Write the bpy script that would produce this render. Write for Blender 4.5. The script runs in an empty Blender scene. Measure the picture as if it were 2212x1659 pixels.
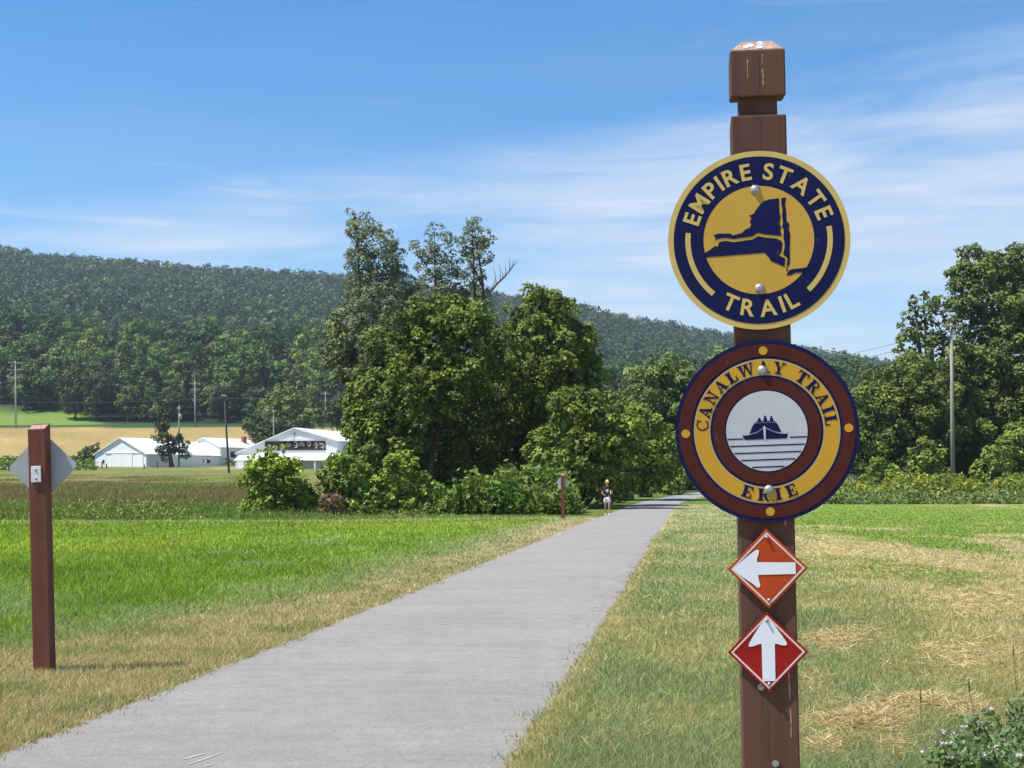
import bpy, bmesh, math, random
import numpy as np
from mathutils import Vector, Matrix

random.seed(7)
rng = np.random.default_rng(11)
SC = bpy.context.scene
COL = SC.collection
PI = math.pi

# ------------------------------------------------------------------ camera, sky, sun, exposure
F = 3600 / 1.13020            # focal length in pixels of the 2212 px wide view of the photo
CX, CY = 1106.0, 829.5
HORIZON = 1040.0
TP = (HORIZON - CY) / F       # tangent of the upward pitch
CP = 1 / math.hypot(1, TP); SP = TP * CP
EYE = 1.6
cam_d = bpy.data.cameras.new('camera')
cam_d.sensor_width = 36; cam_d.lens = 36 * 3600 / 2500
cam_d.clip_start = 0.1; cam_d.clip_end = 12000
cam = bpy.data.objects.new('camera', cam_d); COL.objects.link(cam)
cam.location = (0, 0, EYE)
cam.rotation_euler = (PI / 2 + math.atan(TP), 0, 0)
SC.camera = cam

SUN_EL = math.radians(60)
SUN_H = Vector((-0.965, -0.262, 0)).normalized()      # horizontal direction towards the sun
SUN_DIR = Vector((SUN_H.x * math.cos(SUN_EL), SUN_H.y * math.cos(SUN_EL), math.sin(SUN_EL)))
sun_d = bpy.data.lights.new('sun', 'SUN'); sun_d.energy = 5.0; sun_d.angle = math.radians(0.53)
sun_d.color = (1.0, 0.955, 0.88)
sun = bpy.data.objects.new('sun', sun_d); COL.objects.link(sun)
sun.rotation_euler = SUN_DIR.to_track_quat('Z', 'Y').to_euler()
sun.location = (-40, -10, 80)

world = bpy.data.worlds.new('World'); SC.world = world; world.use_nodes = True
nt = world.node_tree; nt.nodes.clear()
def N(t, typ, **kw):
    n = t.nodes.new(typ)
    for k, v in kw.items(): setattr(n, k, v)
    return n
w_out = N(nt, 'ShaderNodeOutputWorld'); w_bg = N(nt, 'ShaderNodeBackground'); w_bg.inputs[1].default_value = 0.122
sky = N(nt, 'ShaderNodeTexSky', sky_type='NISHITA'); sky.sun_disc = False
sky.sun_elevation = SUN_EL; sky.sun_rotation = math.atan2(SUN_H.x, SUN_H.y)
sky.altitude = 120; sky.air_density = 1.0; sky.dust_density = 0.15; sky.ozone_density = 3.5
# thin cirrus: streaked noise over the sky direction
tc = N(nt, 'ShaderNodeTexCoord'); sep = N(nt, 'ShaderNodeSeparateXYZ'); nt.links.new(tc.outputs['Generated'], sep.inputs[0])
def wm(op, a, b=None, c=None, clamp=False):
    n = N(nt, 'ShaderNodeMath', operation=op); n.use_clamp = clamp
    for i, v in enumerate((a, b, c)):
        if v is None: continue
        if isinstance(v, (int, float)): n.inputs[i].default_value = v
        else: nt.links.new(v, n.inputs[i])
    return n.outputs[0]
def wramp(fac, stops):
    n = N(nt, 'ShaderNodeValToRGB'); cr = n.color_ramp
    while len(cr.elements) < len(stops): cr.elements.new(0.5)
    for e, (p, v) in zip(cr.elements, stops): e.position = p; e.color = (v, v, v, 1)
    nt.links.new(fac, n.inputs[0]); return n.outputs[0]
az = wm('ARCTAN2', sep.outputs[0], sep.outputs[1]); el = wm('ARCSINE', sep.outputs[2])
def streak(sx, sy, tilt, detail, off, rough=0.6, dist=0.6):
    cb = N(nt, 'ShaderNodeCombineXYZ')
    nt.links.new(wm('MULTIPLY', az, sx), cb.inputs[0])
    nt.links.new(wm('MULTIPLY', wm('ADD', el, wm('MULTIPLY', az, tilt)), sy), cb.inputs[1])
    cb.inputs[2].default_value = off
    n = N(nt, 'ShaderNodeTexNoise'); n.inputs['Scale'].default_value = 1; n.inputs['Detail'].default_value = detail
    n.inputs['Roughness'].default_value = rough; n.inputs['Distortion'].default_value = dist
    nt.links.new(cb.outputs[0], n.inputs['Vector']); return n.outputs['Fac']
big = streak(2.6, 15, -0.02, 4, 3.4); fine = streak(6, 52, -0.03, 6, 8.1); wisp = streak(5, 60, 0.03, 5, 15.7, 0.55)
shift = wm('ADD', wm('MULTIPLY', az, 0.17), -.012)
band = wramp(wm('MULTIPLY', wm('SUBTRACT', el, shift), 2.0), [(0.0, .65), (0.22, .9), (0.36, 1.0), (0.44, .7), (0.50, 0.10), (0.8, 0.0)])
core = wramp(big, [(0.28, 0.0), (0.50, 1.0)])
tex = wramp(fine, [(0.28, 0.38), (0.66, 1.0)])
m1 = wm('MULTIPLY', wm('MULTIPLY', band, core), tex)
wis = wramp(wisp, [(0.60, 0.0), (0.85, 0.5)])
lowel = wramp(el, [(0.0, 1.0), (0.34, .8), (0.75, 0.3)])
cl = wm('ADD', wm('MULTIPLY', m1, 0.95), wm('MULTIPLY', wis, lowel), clamp=True)
mixc = N(nt, 'ShaderNodeMixRGB'); nt.links.new(wm('MULTIPLY', cl, 0.86), mixc.inputs[0])
hs = N(nt, 'ShaderNodeHueSaturation'); hs.inputs['Saturation'].default_value = 1.36; hs.inputs['Value'].default_value = 0.97
nt.links.new(sky.outputs[0], hs.inputs['Color']); nt.links.new(hs.outputs[0], mixc.inputs[1]); mixc.inputs[2].default_value = (5.0, 5.3, 5.8, 1)
nt.links.new(mixc.outputs[0], w_bg.inputs[0]); nt.links.new(w_bg.outputs[0], w_out.inputs[0])

SC.view_settings.view_transform = 'Standard'; SC.view_settings.look = 'None'
SC.view_settings.exposure = 0.5; SC.view_settings.gamma = 1.0; SC.view_settings.use_curve_mapping = False
SC.render.engine = 'CYCLES'
SC.cycles.use_denoising = True
SC.cycles.max_bounces = 6; SC.cycles.diffuse_bounces = 3; SC.cycles.transmission_bounces = 4
SC.cycles.volume_bounces = 0; SC.cycles.sample_clamp_indirect = 4

# ------------------------------------------------------------------ helpers
def ray(px, py):
    a = (px - CX) / F; b = (CY - py) / F
    return Vector((a, CP - SP * b, SP + CP * b))
def at(px, py, Y):
    """Point seen at pixel (px, py) of the 2212-wide view, at world depth Y."""
    r = ray(px, py); t = Y / r.y
    return Vector((r.x * t, Y, EYE + r.z * t))
def pxm(Y): return Y / F     # metres per view pixel at depth Y

def smooth(e0, e1, v):
    t = np.clip((v - e0) / (e1 - e0), 0, 1); return t * t * (3 - 2 * t)

_tab = np.random.default_rng(5).random((256, 256))
def vnoise(x, y):
    xi = np.floor(x).astype(int); yi = np.floor(y).astype(int)
    fx = x - xi; fy = y - yi; fx = fx * fx * (3 - 2 * fx); fy = fy * fy * (3 - 2 * fy)
    a = _tab[xi % 256, yi % 256]; b = _tab[(xi + 1) % 256, yi % 256]
    c = _tab[xi % 256, (yi + 1) % 256]; d = _tab[(xi + 1) % 256, (yi + 1) % 256]
    return (a * (1 - fx) + b * fx) * (1 - fy) + (c * (1 - fx) + d * fx) * fy
def fbm(x, y, o=4):
    s = 0; a = 0.5; t = 0
    for i in range(o):
        s = s + a * vnoise(x + 17.3 * i, y + 31.7 * i); t += a; a *= 0.5; x = x * 2.03; y = y * 2.03
    return s / t

def tag(o, label=None, cat=None, group=None, kind=None):
    if label: o['label'] = label
    if cat: o['category'] = cat
    if group: o['group'] = group
    if kind: o['kind'] = kind
    return o
def empty(name, loc, label=None, cat=None, group=None, rz=0):
    o = bpy.data.objects.new(name, None); COL.objects.link(o); o.location = loc; o.rotation_euler = (0, 0, rz)
    o.empty_display_size = 0.2
    return tag(o, label, cat, group)
def link(name, me, mat=None, parent=None):
    o = bpy.data.objects.new(name, me); COL.objects.link(o)
    if mat is not None and not me.materials: me.materials.append(mat)
    if parent is not None: o.parent = parent
    return o
def mesh_np(name, V, Fc, col=None, smooth_=False):
    """V (n,3), Fc (m,3|4) int array, col (n,3) point colours."""
    V = np.asarray(V, np.float32); Fc = np.asarray(Fc, np.int32); k = Fc.shape[1]
    me = bpy.data.meshes.new(name)
    me.vertices.add(len(V)); me.vertices.foreach_set('co', V.ravel())
    me.loops.add(Fc.size); me.loops.foreach_set('vertex_index', Fc.ravel())
    me.polygons.add(len(Fc)); me.polygons.foreach_set('loop_start', np.arange(0, Fc.size, k, dtype=np.int32))
    if smooth_: me.polygons.foreach_set('use_smooth', np.ones(len(Fc), bool))
    me.update(calc_edges=True)
    if col is not None:
        a = me.color_attributes.new('Col', 'FLOAT_COLOR', 'POINT')
        c4 = np.ones((len(V), 4), np.float32); c4[:, :3] = col; a.data.foreach_set('color', c4.ravel())
    return me
def mesh_py(name, V, Fs, smooth_=False):
    me = bpy.data.meshes.new(name); me.from_pydata([tuple(v) for v in V], [], Fs); me.update()
    if smooth_:
        for p in me.polygons: p.use_smooth = True
    return me
class MB:
    def __init__(self): self.v = []; self.f = []
    def add(self, V, Fs):
        o = len(self.v); self.v += [Vector(v) for v in V]; self.f += [[i + o for i in f] for f in Fs]; return self
    def box(self, a, b, M=None):
        x0, y0, z0 = a; x1, y1, z1 = b
        V = [Vector(p) for p in ((x0,y0,z0),(x1,y0,z0),(x1,y1,z0),(x0,y1,z0),(x0,y0,z1),(x1,y0,z1),(x1,y1,z1),(x0,y1,z1))]
        if M: V = [M @ v for v in V]
        return self.add(V, [[0,3,2,1],[4,5,6,7],[0,1,5,4],[1,2,6,5],[2,3,7,6],[3,0,4,7]])
    def tube(self, pts, rad, n=8, cap=True):
        pts = [Vector(p) for p in pts]; k = len(pts)
        if not isinstance(rad, (list, tuple)): rad = [rad] * k
        V = []; prev = None
        for i, p in enumerate(pts):
            d = (pts[min(i + 1, k - 1)] - pts[max(i - 1, 0)]).normalized()
            if prev is None: a = d.orthogonal().normalized()
            else:
                a = prev - d * prev.dot(d)
                a = a.normalized() if a.length > 1e-6 else d.orthogonal().normalized()
            prev = a; b = d.cross(a)
            for j in range(n):
                t = 2 * PI * j / n; V.append(p + (a * math.cos(t) + b * math.sin(t)) * rad[i])
        Fs = [[i*n+j, i*n+(j+1)%n, (i+1)*n+(j+1)%n, (i+1)*n+j] for i in range(k-1) for j in range(n)]
        if cap: Fs += [list(range(n-1, -1, -1)), [(k-1)*n + j for j in range(n)]]
        return self.add(V, Fs)
    def prism(self, poly, y0, y1):
        """poly in (x, z), extruded from y0 (front) to y1; poly counter-clockwise seen from -Y."""
        n = len(poly); V = [(x, y0, z) for x, z in poly] + [(x, y1, z) for x, z in poly]
        Fs = [list(range(n)), list(range(2*n-1, n-1, -1))] + [[i, i+n, (i+1)%n+n, (i+1)%n] for i in range(n)]
        return self.add(V, Fs)
    def build(self, name, mat, parent=None, sm=False):
        return link(name, mesh_py(name, self.v, self.f, sm), mat, parent)
def bevel(o, w, seg=2):
    m = o.modifiers.new('bevel', 'BEVEL'); m.width = w; m.segments = seg; m.limit_method = 'ANGLE'; m.angle_limit = math.radians(40)
    return o

# ------------------------------------------------------------------ materials
def new_mat(name):
    m = bpy.data.materials.new(name); m.use_nodes = True; t = m.node_tree
    return m, t, t.nodes['Principled BSDF']
def noise(t, scale, detail=4, rough=0.6, coord='Object', stretch=None, dist=0.0):
    c = N(t, 'ShaderNodeTexCoord'); v = c.outputs[coord]
    if stretch:
        mp = N(t, 'ShaderNodeMapping'); mp.inputs['Scale'].default_value = stretch; t.links.new(v, mp.inputs['Vector']); v = mp.outputs[0]
    n = N(t, 'ShaderNodeTexNoise'); n.inputs['Scale'].default_value = scale; n.inputs['Detail'].default_value = detail
    n.inputs['Roughness'].default_value = rough; n.inputs['Distortion'].default_value = dist; t.links.new(v, n.inputs['Vector'])
    return n.outputs['Fac']
def ramp(t, fac, stops):
    n = N(t, 'ShaderNodeValToRGB'); cr = n.color_ramp
    while len(cr.elements) < len(stops): cr.elements.new(0.5)
    for e, (p, c) in zip(cr.elements, stops):
        e.position = p; e.color = (*c, 1) if isinstance(c, (tuple, list)) else (c, c, c, 1)
    t.links.new(fac, n.inputs[0]); return n.outputs[0]
def mix(t, fac, a, b, mode='MIX'):
    n = N(t, 'ShaderNodeMixRGB', blend_type=mode)
    for i, v in enumerate((fac, a, b)):
        if hasattr(v, 'node'): t.links.new(v, n.inputs[i])
        elif isinstance(v, (int, float)): n.inputs[i].default_value = v if i == 0 else (v, v, v, 1)
        else: n.inputs[i].default_value = (*v, 1)
    return n.outputs[0]
def bump(t, b, h, strength=0.3, dist=0.02):
    n = N(t, 'ShaderNodeBump'); n.inputs['Strength'].default_value = strength; n.inputs['Distance'].default_value = dist
    t.links.new(h, n.inputs['Height']); t.links.new(n.outputs[0], b.inputs['Normal'])
def simple(name, col, rough=0.6, var=0.15, scale=6, spec=0.4, metal=0.0, coord='Object', stretch=None):
    m, t, b = new_mat(name)
    f = noise(t, scale, 4, 0.6, coord, stretch)
    lo = tuple(c * (1 - var) for c in col); hi = tuple(min(1, c * (1 + var)) for c in col)
    t.links.new(ramp(t, f, [(0.3, lo), (0.7, hi)]), b.inputs['Base Color'])
    b.inputs['Roughness'].default_value = rough; b.inputs['Specular IOR Level'].default_value = spec; b.inputs['Metallic'].default_value = metal
    return m
def leaf_mat(name, rough=0.55, trans=0.3, spec=0.25, tint=(1.0, 1.15, 0.5)):
    m, t, b = new_mat(name)
    a = N(t, 'ShaderNodeVertexColor', layer_name='Col')
    t.links.new(a.outputs[0], b.inputs['Base Color']); b.inputs['Roughness'].default_value = rough; b.inputs['Specular IOR Level'].default_value = spec
    tr = N(t, 'ShaderNodeBsdfTranslucent'); t.links.new(mix(t, 1.0, a.outputs[0], tint, 'MULTIPLY'), tr.inputs[0])
    ms = N(t, 'ShaderNodeMixShader'); ms.inputs[0].default_value = trans
    t.links.new(b.outputs[0], ms.inputs[1]); t.links.new(tr.outputs[0], ms.inputs[2])
    t.links.new(ms.outputs[0], t.nodes['Material Output'].inputs['Surface'])
    return m
M_LEAF = leaf_mat('foliage', trans=.17); M_GRASS = leaf_mat('grass_blades', 0.6, 0.38, 0.2, (1.1, 1.15, .6))
def wood_leaf():
    m = leaf_mat('woodland_foliage', trans=.17); t = m.node_tree
    a = [n for n in t.nodes if n.type == 'VERTEX_COLOR'][0]; oi = N(t, 'ShaderNodeObjectInfo')
    v = mix(t, 1.0, a.outputs[0], ramp(t, oi.outputs['Random'], [(0.0, (.55, .60, .62)), (.35, (.85, .9, .9)), (.7, (1.15, 1.15, 1.0)), (1.0, (1.7, 1.6, 1.2))]), 'MULTIPLY')
    for l in list(a.outputs[0].links):
        if l.to_node != v.node: t.links.new(v, l.to_socket)
    return m
M_WOODLEAF = wood_leaf()
M_BARK = simple('bark', (0.09, 0.07, 0.05), 0.9, 0.4, 5, 0.1, stretch=(1, 1, 0.2))
M_DEAD = simple('dead_bark', (0.22, 0.19, 0.16), 0.9, 0.3, 6, 0.1)

def wood_mat(name, base, seed):
    m, t, b = new_mat(name)
    g1 = noise(t, 5 + seed, 5, 0.65, 'Object', (1, 1, 0.045), 0.6)
    g2 = noise(t, 60, 4, 0.7, 'Object', (1, 1, 0.02))
    blot = noise(t, 2.2, 4, 0.6)
    c = ramp(t, g1, [(0.25, tuple(v * 0.48 for v in base)), (0.5, base), (0.8, tuple(v * 1.5 for v in base))])
    c = mix(t, 0.35, c, ramp(t, g2, [(0.3, 0.35), (0.7, 1.0)]), 'MULTIPLY')
    c = mix(t, ramp(t, blot, [(0.45, 0.0), (0.75, 0.4)]), c, tuple(v * 1.45 + 0.015 for v in base))
    scr = noise(t, 30, 3, 0.5, 'Object', (1, 1, 0.07)); msk = noise(t, 3.1, 2, 0.5)
    w = mix(t, 1.0, ramp(t, scr, [(0.69, 0.0), (0.75, 1.0)]), ramp(t, msk, [(0.54, 0.0), (0.64, 0.75)]), 'MULTIPLY')
    c = mix(t, w, c, (0.42, 0.36, 0.33))
    t.links.new(c, b.inputs['Base Color']); b.inputs['Roughness'].default_value = 0.75; b.inputs['Specular IOR Level'].default_value = 0.25
    bump(t, b, g1, 0.5, 0.004)
    return m
M_POST = wood_mat('brown_stained_wood', (0.120, 0.055, 0.038), 0)
M_POST2 = wood_mat('red_brown_stained_wood', (0.175, 0.060, 0.040), 2)
M_ENDGRAIN = simple('weathered_end_grain', (0.38, 0.25, 0.19), 0.85, 0.35, 40, 0.2)
M_GALV = simple('galvanised_steel', (0.36, 0.36, 0.35), 0.45, 0.3, 120, 0.5, 0.5)
M_SIGNBACK = simple('bare_aluminium', (0.45, 0.46, 0.48), 0.55, 0.08, 8, 0.5, 0.25)
def sheet(name, col, rough=0.38, var=0.05):
    m, t, b = new_mat(name)
    f = noise(t, 9, 5, 0.7); s = noise(t, 140, 2, 0.5, 'Object', (1, 1, 0.15))
    c = ramp(t, f, [(0.3, tuple(v * (1 - var) for v in col)), (0.75, tuple(min(1, v * (1 + var)) for v in col))])
    c = mix(t, ramp(t, s, [(0.74, 0.0), (0.80, 0.25)]), c, (0.5, 0.5, 0.5))
    t.links.new(c, b.inputs['Base Color']); b.inputs['Roughness'].default_value = rough + .12; b.inputs['Specular IOR Level'].default_value = 0.14
    return m
M_GOLD = sheet('gold_sheeting', (0.56, 0.325, 0.058)); M_NAVY = sheet('navy_sheeting', (0.006, 0.009, 0.058))
M_GOLDRIM = sheet('pale_gold_sheeting', (0.60, 0.42, 0.135))
M_MAROON = sheet('maroon_sheeting', (0.075, 0.016, 0.012)); M_WHITE = sheet('white_sheeting', (0.5, 0.5, 0.53), 0.4, 0.08)
M_YEL = sheet('yellow_sheeting', (0.56, 0.30, 0.030)); M_PALE = sheet('pale_outline', (0.5, 0.4, 0.22))
M_ORANGE = sheet('orange_red_sheeting', (0.46, 0.060, 0.014), 0.25, 0.25); M_RED = sheet('red_sheeting', (0.32, 0.014, 0.012), 0.22, 0.3)
M_ARROW = sheet('white_arrow_sheeting', (0.78, 0.78, 0.84), 0.4, 0.05); M_PINK = sheet('faded_white_line', (0.72, 0.55, 0.50), 0.4, 0.1)
M_BARN = simple('white_painted_boards', (0.80, 0.80, 0.80), 0.6, 0.05, 2, 0.3)
M_ROOF = simple('white_metal_roofing', (0.82, 0.83, 0.84), 0.45, 0.05, 1.5, 0.4)
M_GLASS = simple('dark_window_glass', (0.02, 0.022, 0.03), 0.15, 0.1, 3, 0.5)
M_BRICK = simple('red_brick', (0.30, 0.10, 0.06), 0.85, 0.2, 8, 0.2)
M_MURAL = simple('dark_mural_ground', (0.045, 0.032, 0.028), 0.7, 0.4, 1.5, 0.2)
M_MURAL2 = simple('mural_light_scroll', (0.42, 0.34, 0.29), 0.7, 0.2, 3, 0.2)
M_POLE = simple('weathered_pole_wood', (0.30, 0.27, 0.23), 0.85, 0.2, 3, 0.2, stretch=(1, 1, 0.1))
M_POLEG = simple('grey_green_pole', (0.36, 0.38, 0.33), 0.8, 0.15, 3, 0.2, stretch=(1, 1, 0.1))
M_POLED = simple('dark_creosote_pole', (0.08, 0.065, 0.055), 0.85, 0.25, 3, 0.2, stretch=(1, 1, 0.1))
M_WIRE = simple('dark_wire', (0.05, 0.05, 0.055), 0.6, 0.1, 3)
M_FENCE = simple('old_fence_post', (0.12, 0.10, 0.08), 0.9, 0.3, 4, 0.1)

# ------------------------------------------------------------------ terrain
_yk = np.arange(0, 4001, 5.0)
def _basis(knots, vals):
    z = np.interp(_yk, knots, vals)
    k = np.exp(-0.5 * (np.arange(-8, 9) / 3.0) ** 2); k /= k.sum()
    zs = np.convolve(np.pad(z, 8, mode='edge'), k, mode='valid')
    return zs
_A = _basis([0, 105, 200, 290, 340, 355, 415, 500, 650, 4000], [0, 0, 1.6, 4.3, 5.4, 8.2, 17, 21, 0, 0])
_B = _basis([0, 500, 650, 950, 1500, 4000], [0, 0, 1, .85, 0, 0])
_C = _basis([0, 820, 1000, 1500, 1700, 2600, 4000], [0, 0, 0.30, 1, 1.0, 0.75, 0.6])
_um = np.array([-1, -.347, -.22, -.127, .07, .25, 1]); _vm = np.array([62, 60, 55, 50, 36, 28, 26.])
_cu = (np.array([-400, 0, 300, 500, 740, 900, 1090, 1260, 1500, 1700, 1910, 2300, 2700]) - CX) / F
_cv = 1.6 + (HORIZON - np.array([505, 543, 577, 590, 602, 620, 645, 672, 720, 755, 788, 850, 890])) / F * 1500 - 8
def terrain(x, y):
    x = np.asarray(x, float); y = np.asarray(y, float)
    yy = np.clip(y, 0, 4000); u = x / np.maximum(y, 60)
    zc = np.interp(u, _cu, _cv); zc = zc + 7 * (fbm(x / 160 + 50, y / 160 + 9, 3) - .5) * smooth(700, 1200, yy)
    return np.interp(yy, _yk, _A) + np.interp(yy, _yk, _B) * np.interp(u, _um, _vm) + np.interp(yy, _yk, _C) * zc
def tz(x, y): return float(terrain(x, y))

_ty = np.array([-30, -10, 0, 8.4, 15.5, 25, 38, 51, 66, 93, 104, 116, 128, 140, 170, 200, 240])
_tx = np.array([-6.3, -3.9, -2.6, -1.53, -0.62, 0.5, 2.02, 3.62, 5.45, 8.75, 10.3, 12.6, 15.6, 19.3, 31, 46, 72])
_tyf = np.arange(-30, 240, 0.5); _txf = np.interp(_tyf, _ty, _tx)
_k = np.exp(-0.5 * (np.arange(-20, 21) / 8.0) ** 2); _k /= _k.sum()
_txs = np.convolve(np.pad(_txf, 20, mode='reflect', reflect_type='odd'), _k, mode='valid')
def trail_x(y): return np.interp(y, _tyf, _txs)
HALF = 1.52

C_LAWN = np.array([.190, .285, .026]); C_VERGE = np.array([.285, .315, .140]); C_DRY = np.array([.44, .355, .205])
C_STRAW = np.array([.64, .52, .28]); C_FIELD = np.array([.220, .305, .054]); C_WEED = np.array([.14, .20, .040])
C_BROWN = np.array([.20, .148, .072]); C_TAN = np.array([.40, .295, .115]); C_CROP = np.array([.05, .095, .035])
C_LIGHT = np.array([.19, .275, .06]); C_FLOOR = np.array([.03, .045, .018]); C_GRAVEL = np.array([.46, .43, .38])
def zones(x, y):
    """Plant cover by place: base colour (n,3), dryness, blade height."""
    n1 = fbm(x * 0.55, y * 0.30); n2 = fbm(x * 2.3 + 40, y * 1.5 + 7); n3 = fbm(x * 0.12 + 3, y * 0.05 + 80, 3); nb = fbm(x * 0.05 + 9, y * 0.028 + 4, 4)
    s = x - trail_x(y); left = s < 0; d = np.abs(s) - HALF
    # left lawn and its dry trailside strip
    reach = 1.25 + 1.5 * smooth(22, 8, y) + (n1 - .5) * 1.4
    dryL = smooth(0.45, -0.45, d - reach) * (0.50 + 0.8 * smooth(0.35, 0.6, n2))
    dryL = np.clip(dryL + 0.6 * smooth(0.25, 0.05, d), 0, 1)
    gl = C_LAWN[None] * (0.75 + 0.5 * n1)[:, None]
    lf = fbm(x / 5 + 2, y / 9 + 5, 3); gl = gl * (0.82 + 0.36 * lf)[:, None] * np.array([1, 1, 1]) + (smooth(.5, .7, lf) * .035)[:, None] * np.array([1.2, .5, .2])
    cv = (smooth(.56, .66, fbm(x * .8 + 31, y * .45 + 12, 4)) * smooth(9, 2.5, d - reach) * .6)[:, None]; gl = gl * (1 - cv) + np.array([.30, .35, .17]) * cv
    verge = smooth(reach + 1.8, reach + 0.2, d)
    gl = gl * (1 - 0.65 * verge)[:, None] + (C_VERGE[None] * (0.65 * verge)[:, None])
    cl_ = gl * (1 - dryL)[:, None] + C_DRY[None] * (dryL * (0.75 + .5 * n2))[:, None]
    hl = 0.085 * (1 - 0.3 * verge) * (1 - dryL) + 0.05 * dryL
    # right verge and the mown field beyond it
    fld = smooth(2.3, 4.2, d + (n1 - .5) * 1.5)
    straw = smooth(0.505, 0.61, 0.55 * nb + 0.45 * n1 + 0.10 * smooth(24, 10, y) * smooth(1.5, 3.2, d) - 0.05 * smooth(45, 90, y))
    gr = C_VERGE[None] * (0.8 + 0.45 * n1)[:, None] * (1 - fld)[:, None] + C_FIELD[None] * fld[:, None]
    dv = np.clip(0.75 * smooth(0.50, 0.62, n1) * (1 - fld) * (0.4 + 0.6 * n2) + straw * fld * 0.9 + 0.75 * smooth(0.28, 0.06, d), 0, 1)
    cr_ = gr * (1 - dv)[:, None] + (C_STRAW * 0.88)[None] * (dv * (0.75 + .5 * n2))[:, None]
    hr = 0.065 * (1 - dv) + 0.04 * dv
    near = np.where(left[:, None], cl_, cr_); h = np.where(left, hl, hr); dry = np.where(left, dryL, dv)
    # further zones on the left, by depth
    mow = 59 + (n3 - .5) * 5 + np.clip(x + 8, 0, 30) * 0.55
    mow = np.where(left, mow, 98 + (n3 - .5) * 6)
    wv = smooth(-0.8, 0.8, y - mow - 1.6)[:, None]
    wcol = C_WEED[None] * (0.7 + .6 * n1)[:, None]
    strip = (smooth(-0.7, 0.2, y - mow) * (1 - smooth(1.5, 2.5, y - mow)) * 0.7)[:, None]
    col = near * (1 - strip) + C_DRY[None] * strip; col = col * (1 - wv) + wcol * wv
    wy = y + 60 * (fbm(x / 7 + 11, y / 14 + 3, 4) - .5) + 24 * (fbm(x / 2.2, y / 6 + 7, 3) - .5)
    br = (smooth(72, 100, wy) * (0.25 + .75 * smooth(0.38, 0.58, fbm(x / 6 + 5, y / 16 + 2, 4) + 0.02)))[:, None]
    br = br * (x < 8)[:, None]
    col = col * (1 - br) + (C_BROWN[None] * (0.75 + .6 * n1)[:, None]) * br
    g2 = smooth(130, 215, wy + (fbm(x / 7, y / 11, 4) - .5) * 60)[:, None]
    col = col * (1 - g2) + ((np.array([.205, .225, .062])[None] * (0.75 + .5 * n3)[:, None]) * (1 - .45 * smooth(.45, .6, fbm(x / 12 + 9, y / 18, 4)))[:, None] + .45 * C_BROWN[None] * smooth(.45, .6, fbm(x / 12 + 9, y / 18, 4))[:, None]) * g2
    gv = (smooth(1.2, 0.4, np.abs(y - 287 - x * 0.02)) * (x < -20))[:, None]
    col = col * (1 - gv) + C_GRAVEL[None] * gv
    tn = smooth(336, 346, y + (fbm(x / 9 + 4, y / 5, 3) - .5) * 16)[:, None]
    bands = fbm(x / 60, y / 3.2, 3)[:, None]
    col = col * (1 - tn) + C_TAN[None] * (0.70 + 0.6 * bands) * tn
    cp = smooth(421, 424, y)[:, None]
    col = col * (1 - cp) + C_CROP[None] * cp
    lg = (smooth(446, 449, y - (x + 170) * 0.25) * smooth(-126, -142, x))[:, None]
    col = col * (1 - lg) + C_LIGHT[None] * lg
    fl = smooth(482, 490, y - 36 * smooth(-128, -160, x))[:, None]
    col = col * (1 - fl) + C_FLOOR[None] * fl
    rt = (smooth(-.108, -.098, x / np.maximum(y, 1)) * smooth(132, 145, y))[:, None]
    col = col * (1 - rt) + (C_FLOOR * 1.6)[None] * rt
    return col, dry, h

def make_ground():
    a = np.radians(np.concatenate([np.arange(-180, -30, 5), np.arange(-30, 30, 0.28), np.arange(30, 180, 5)]))
    r = [1.0]
    while r[-1] < 3900: r.append(r[-1] * 1.026)
    r = np.array(r); A, R = np.meshgrid(a, r)
    x = (R * np.sin(A)).ravel(); y = (R * np.cos(A)).ravel()
    x = np.append(x, 0); y = np.append(y, 0)
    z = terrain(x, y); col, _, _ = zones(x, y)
    na, nr = len(a), len(r)
    i, j = np.meshgrid(np.arange(nr - 1), np.arange(na), indexing='ij'); j2 = (j + 1) % na
    Fq = np.stack([i * na + j, i * na + j2, (i + 1) * na + j2, (i + 1) * na + j], -1).reshape(-1, 4)[:, ::-1]
    jj = np.arange(na); c = np.full(na, len(x) - 1)
    Fc = np.stack([c, jj, (jj + 1) % na, (jj + 1) % na], -1)
    tri = np.concatenate([Fq[:, [0, 1, 2]], Fq[:, [0, 2, 3]], Fc[:, [0, 2, 1]]])
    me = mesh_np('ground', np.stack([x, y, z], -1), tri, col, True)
    m, t, b = new_mat('ground_cover')
    v = N(t, 'ShaderNodeVertexColor', layer_name='Col').outputs[0]
    f1 = noise(t, 11, 6, 0.75); f2 = noise(t, 0.9, 5, 0.65)
    c = mix(t, 1.0, v, ramp(t, f1, [(0.3, 0.45), (0.7, 1.3)]), 'MULTIPLY')
    c = mix(t, 1.0, c, ramp(t, f2, [(0.3, 0.78), (0.7, 1.2)]), 'MULTIPLY')
    t.links.new(c, b.inputs['Base Color']); b.inputs['Roughness'].default_value = 0.95; b.inputs['Specular IOR Level'].default_value = 0.05
    bump(t, b, f1, 0.8, 0.05)
    tag(link('ground', me, m), kind='structure')
make_ground()

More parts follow.
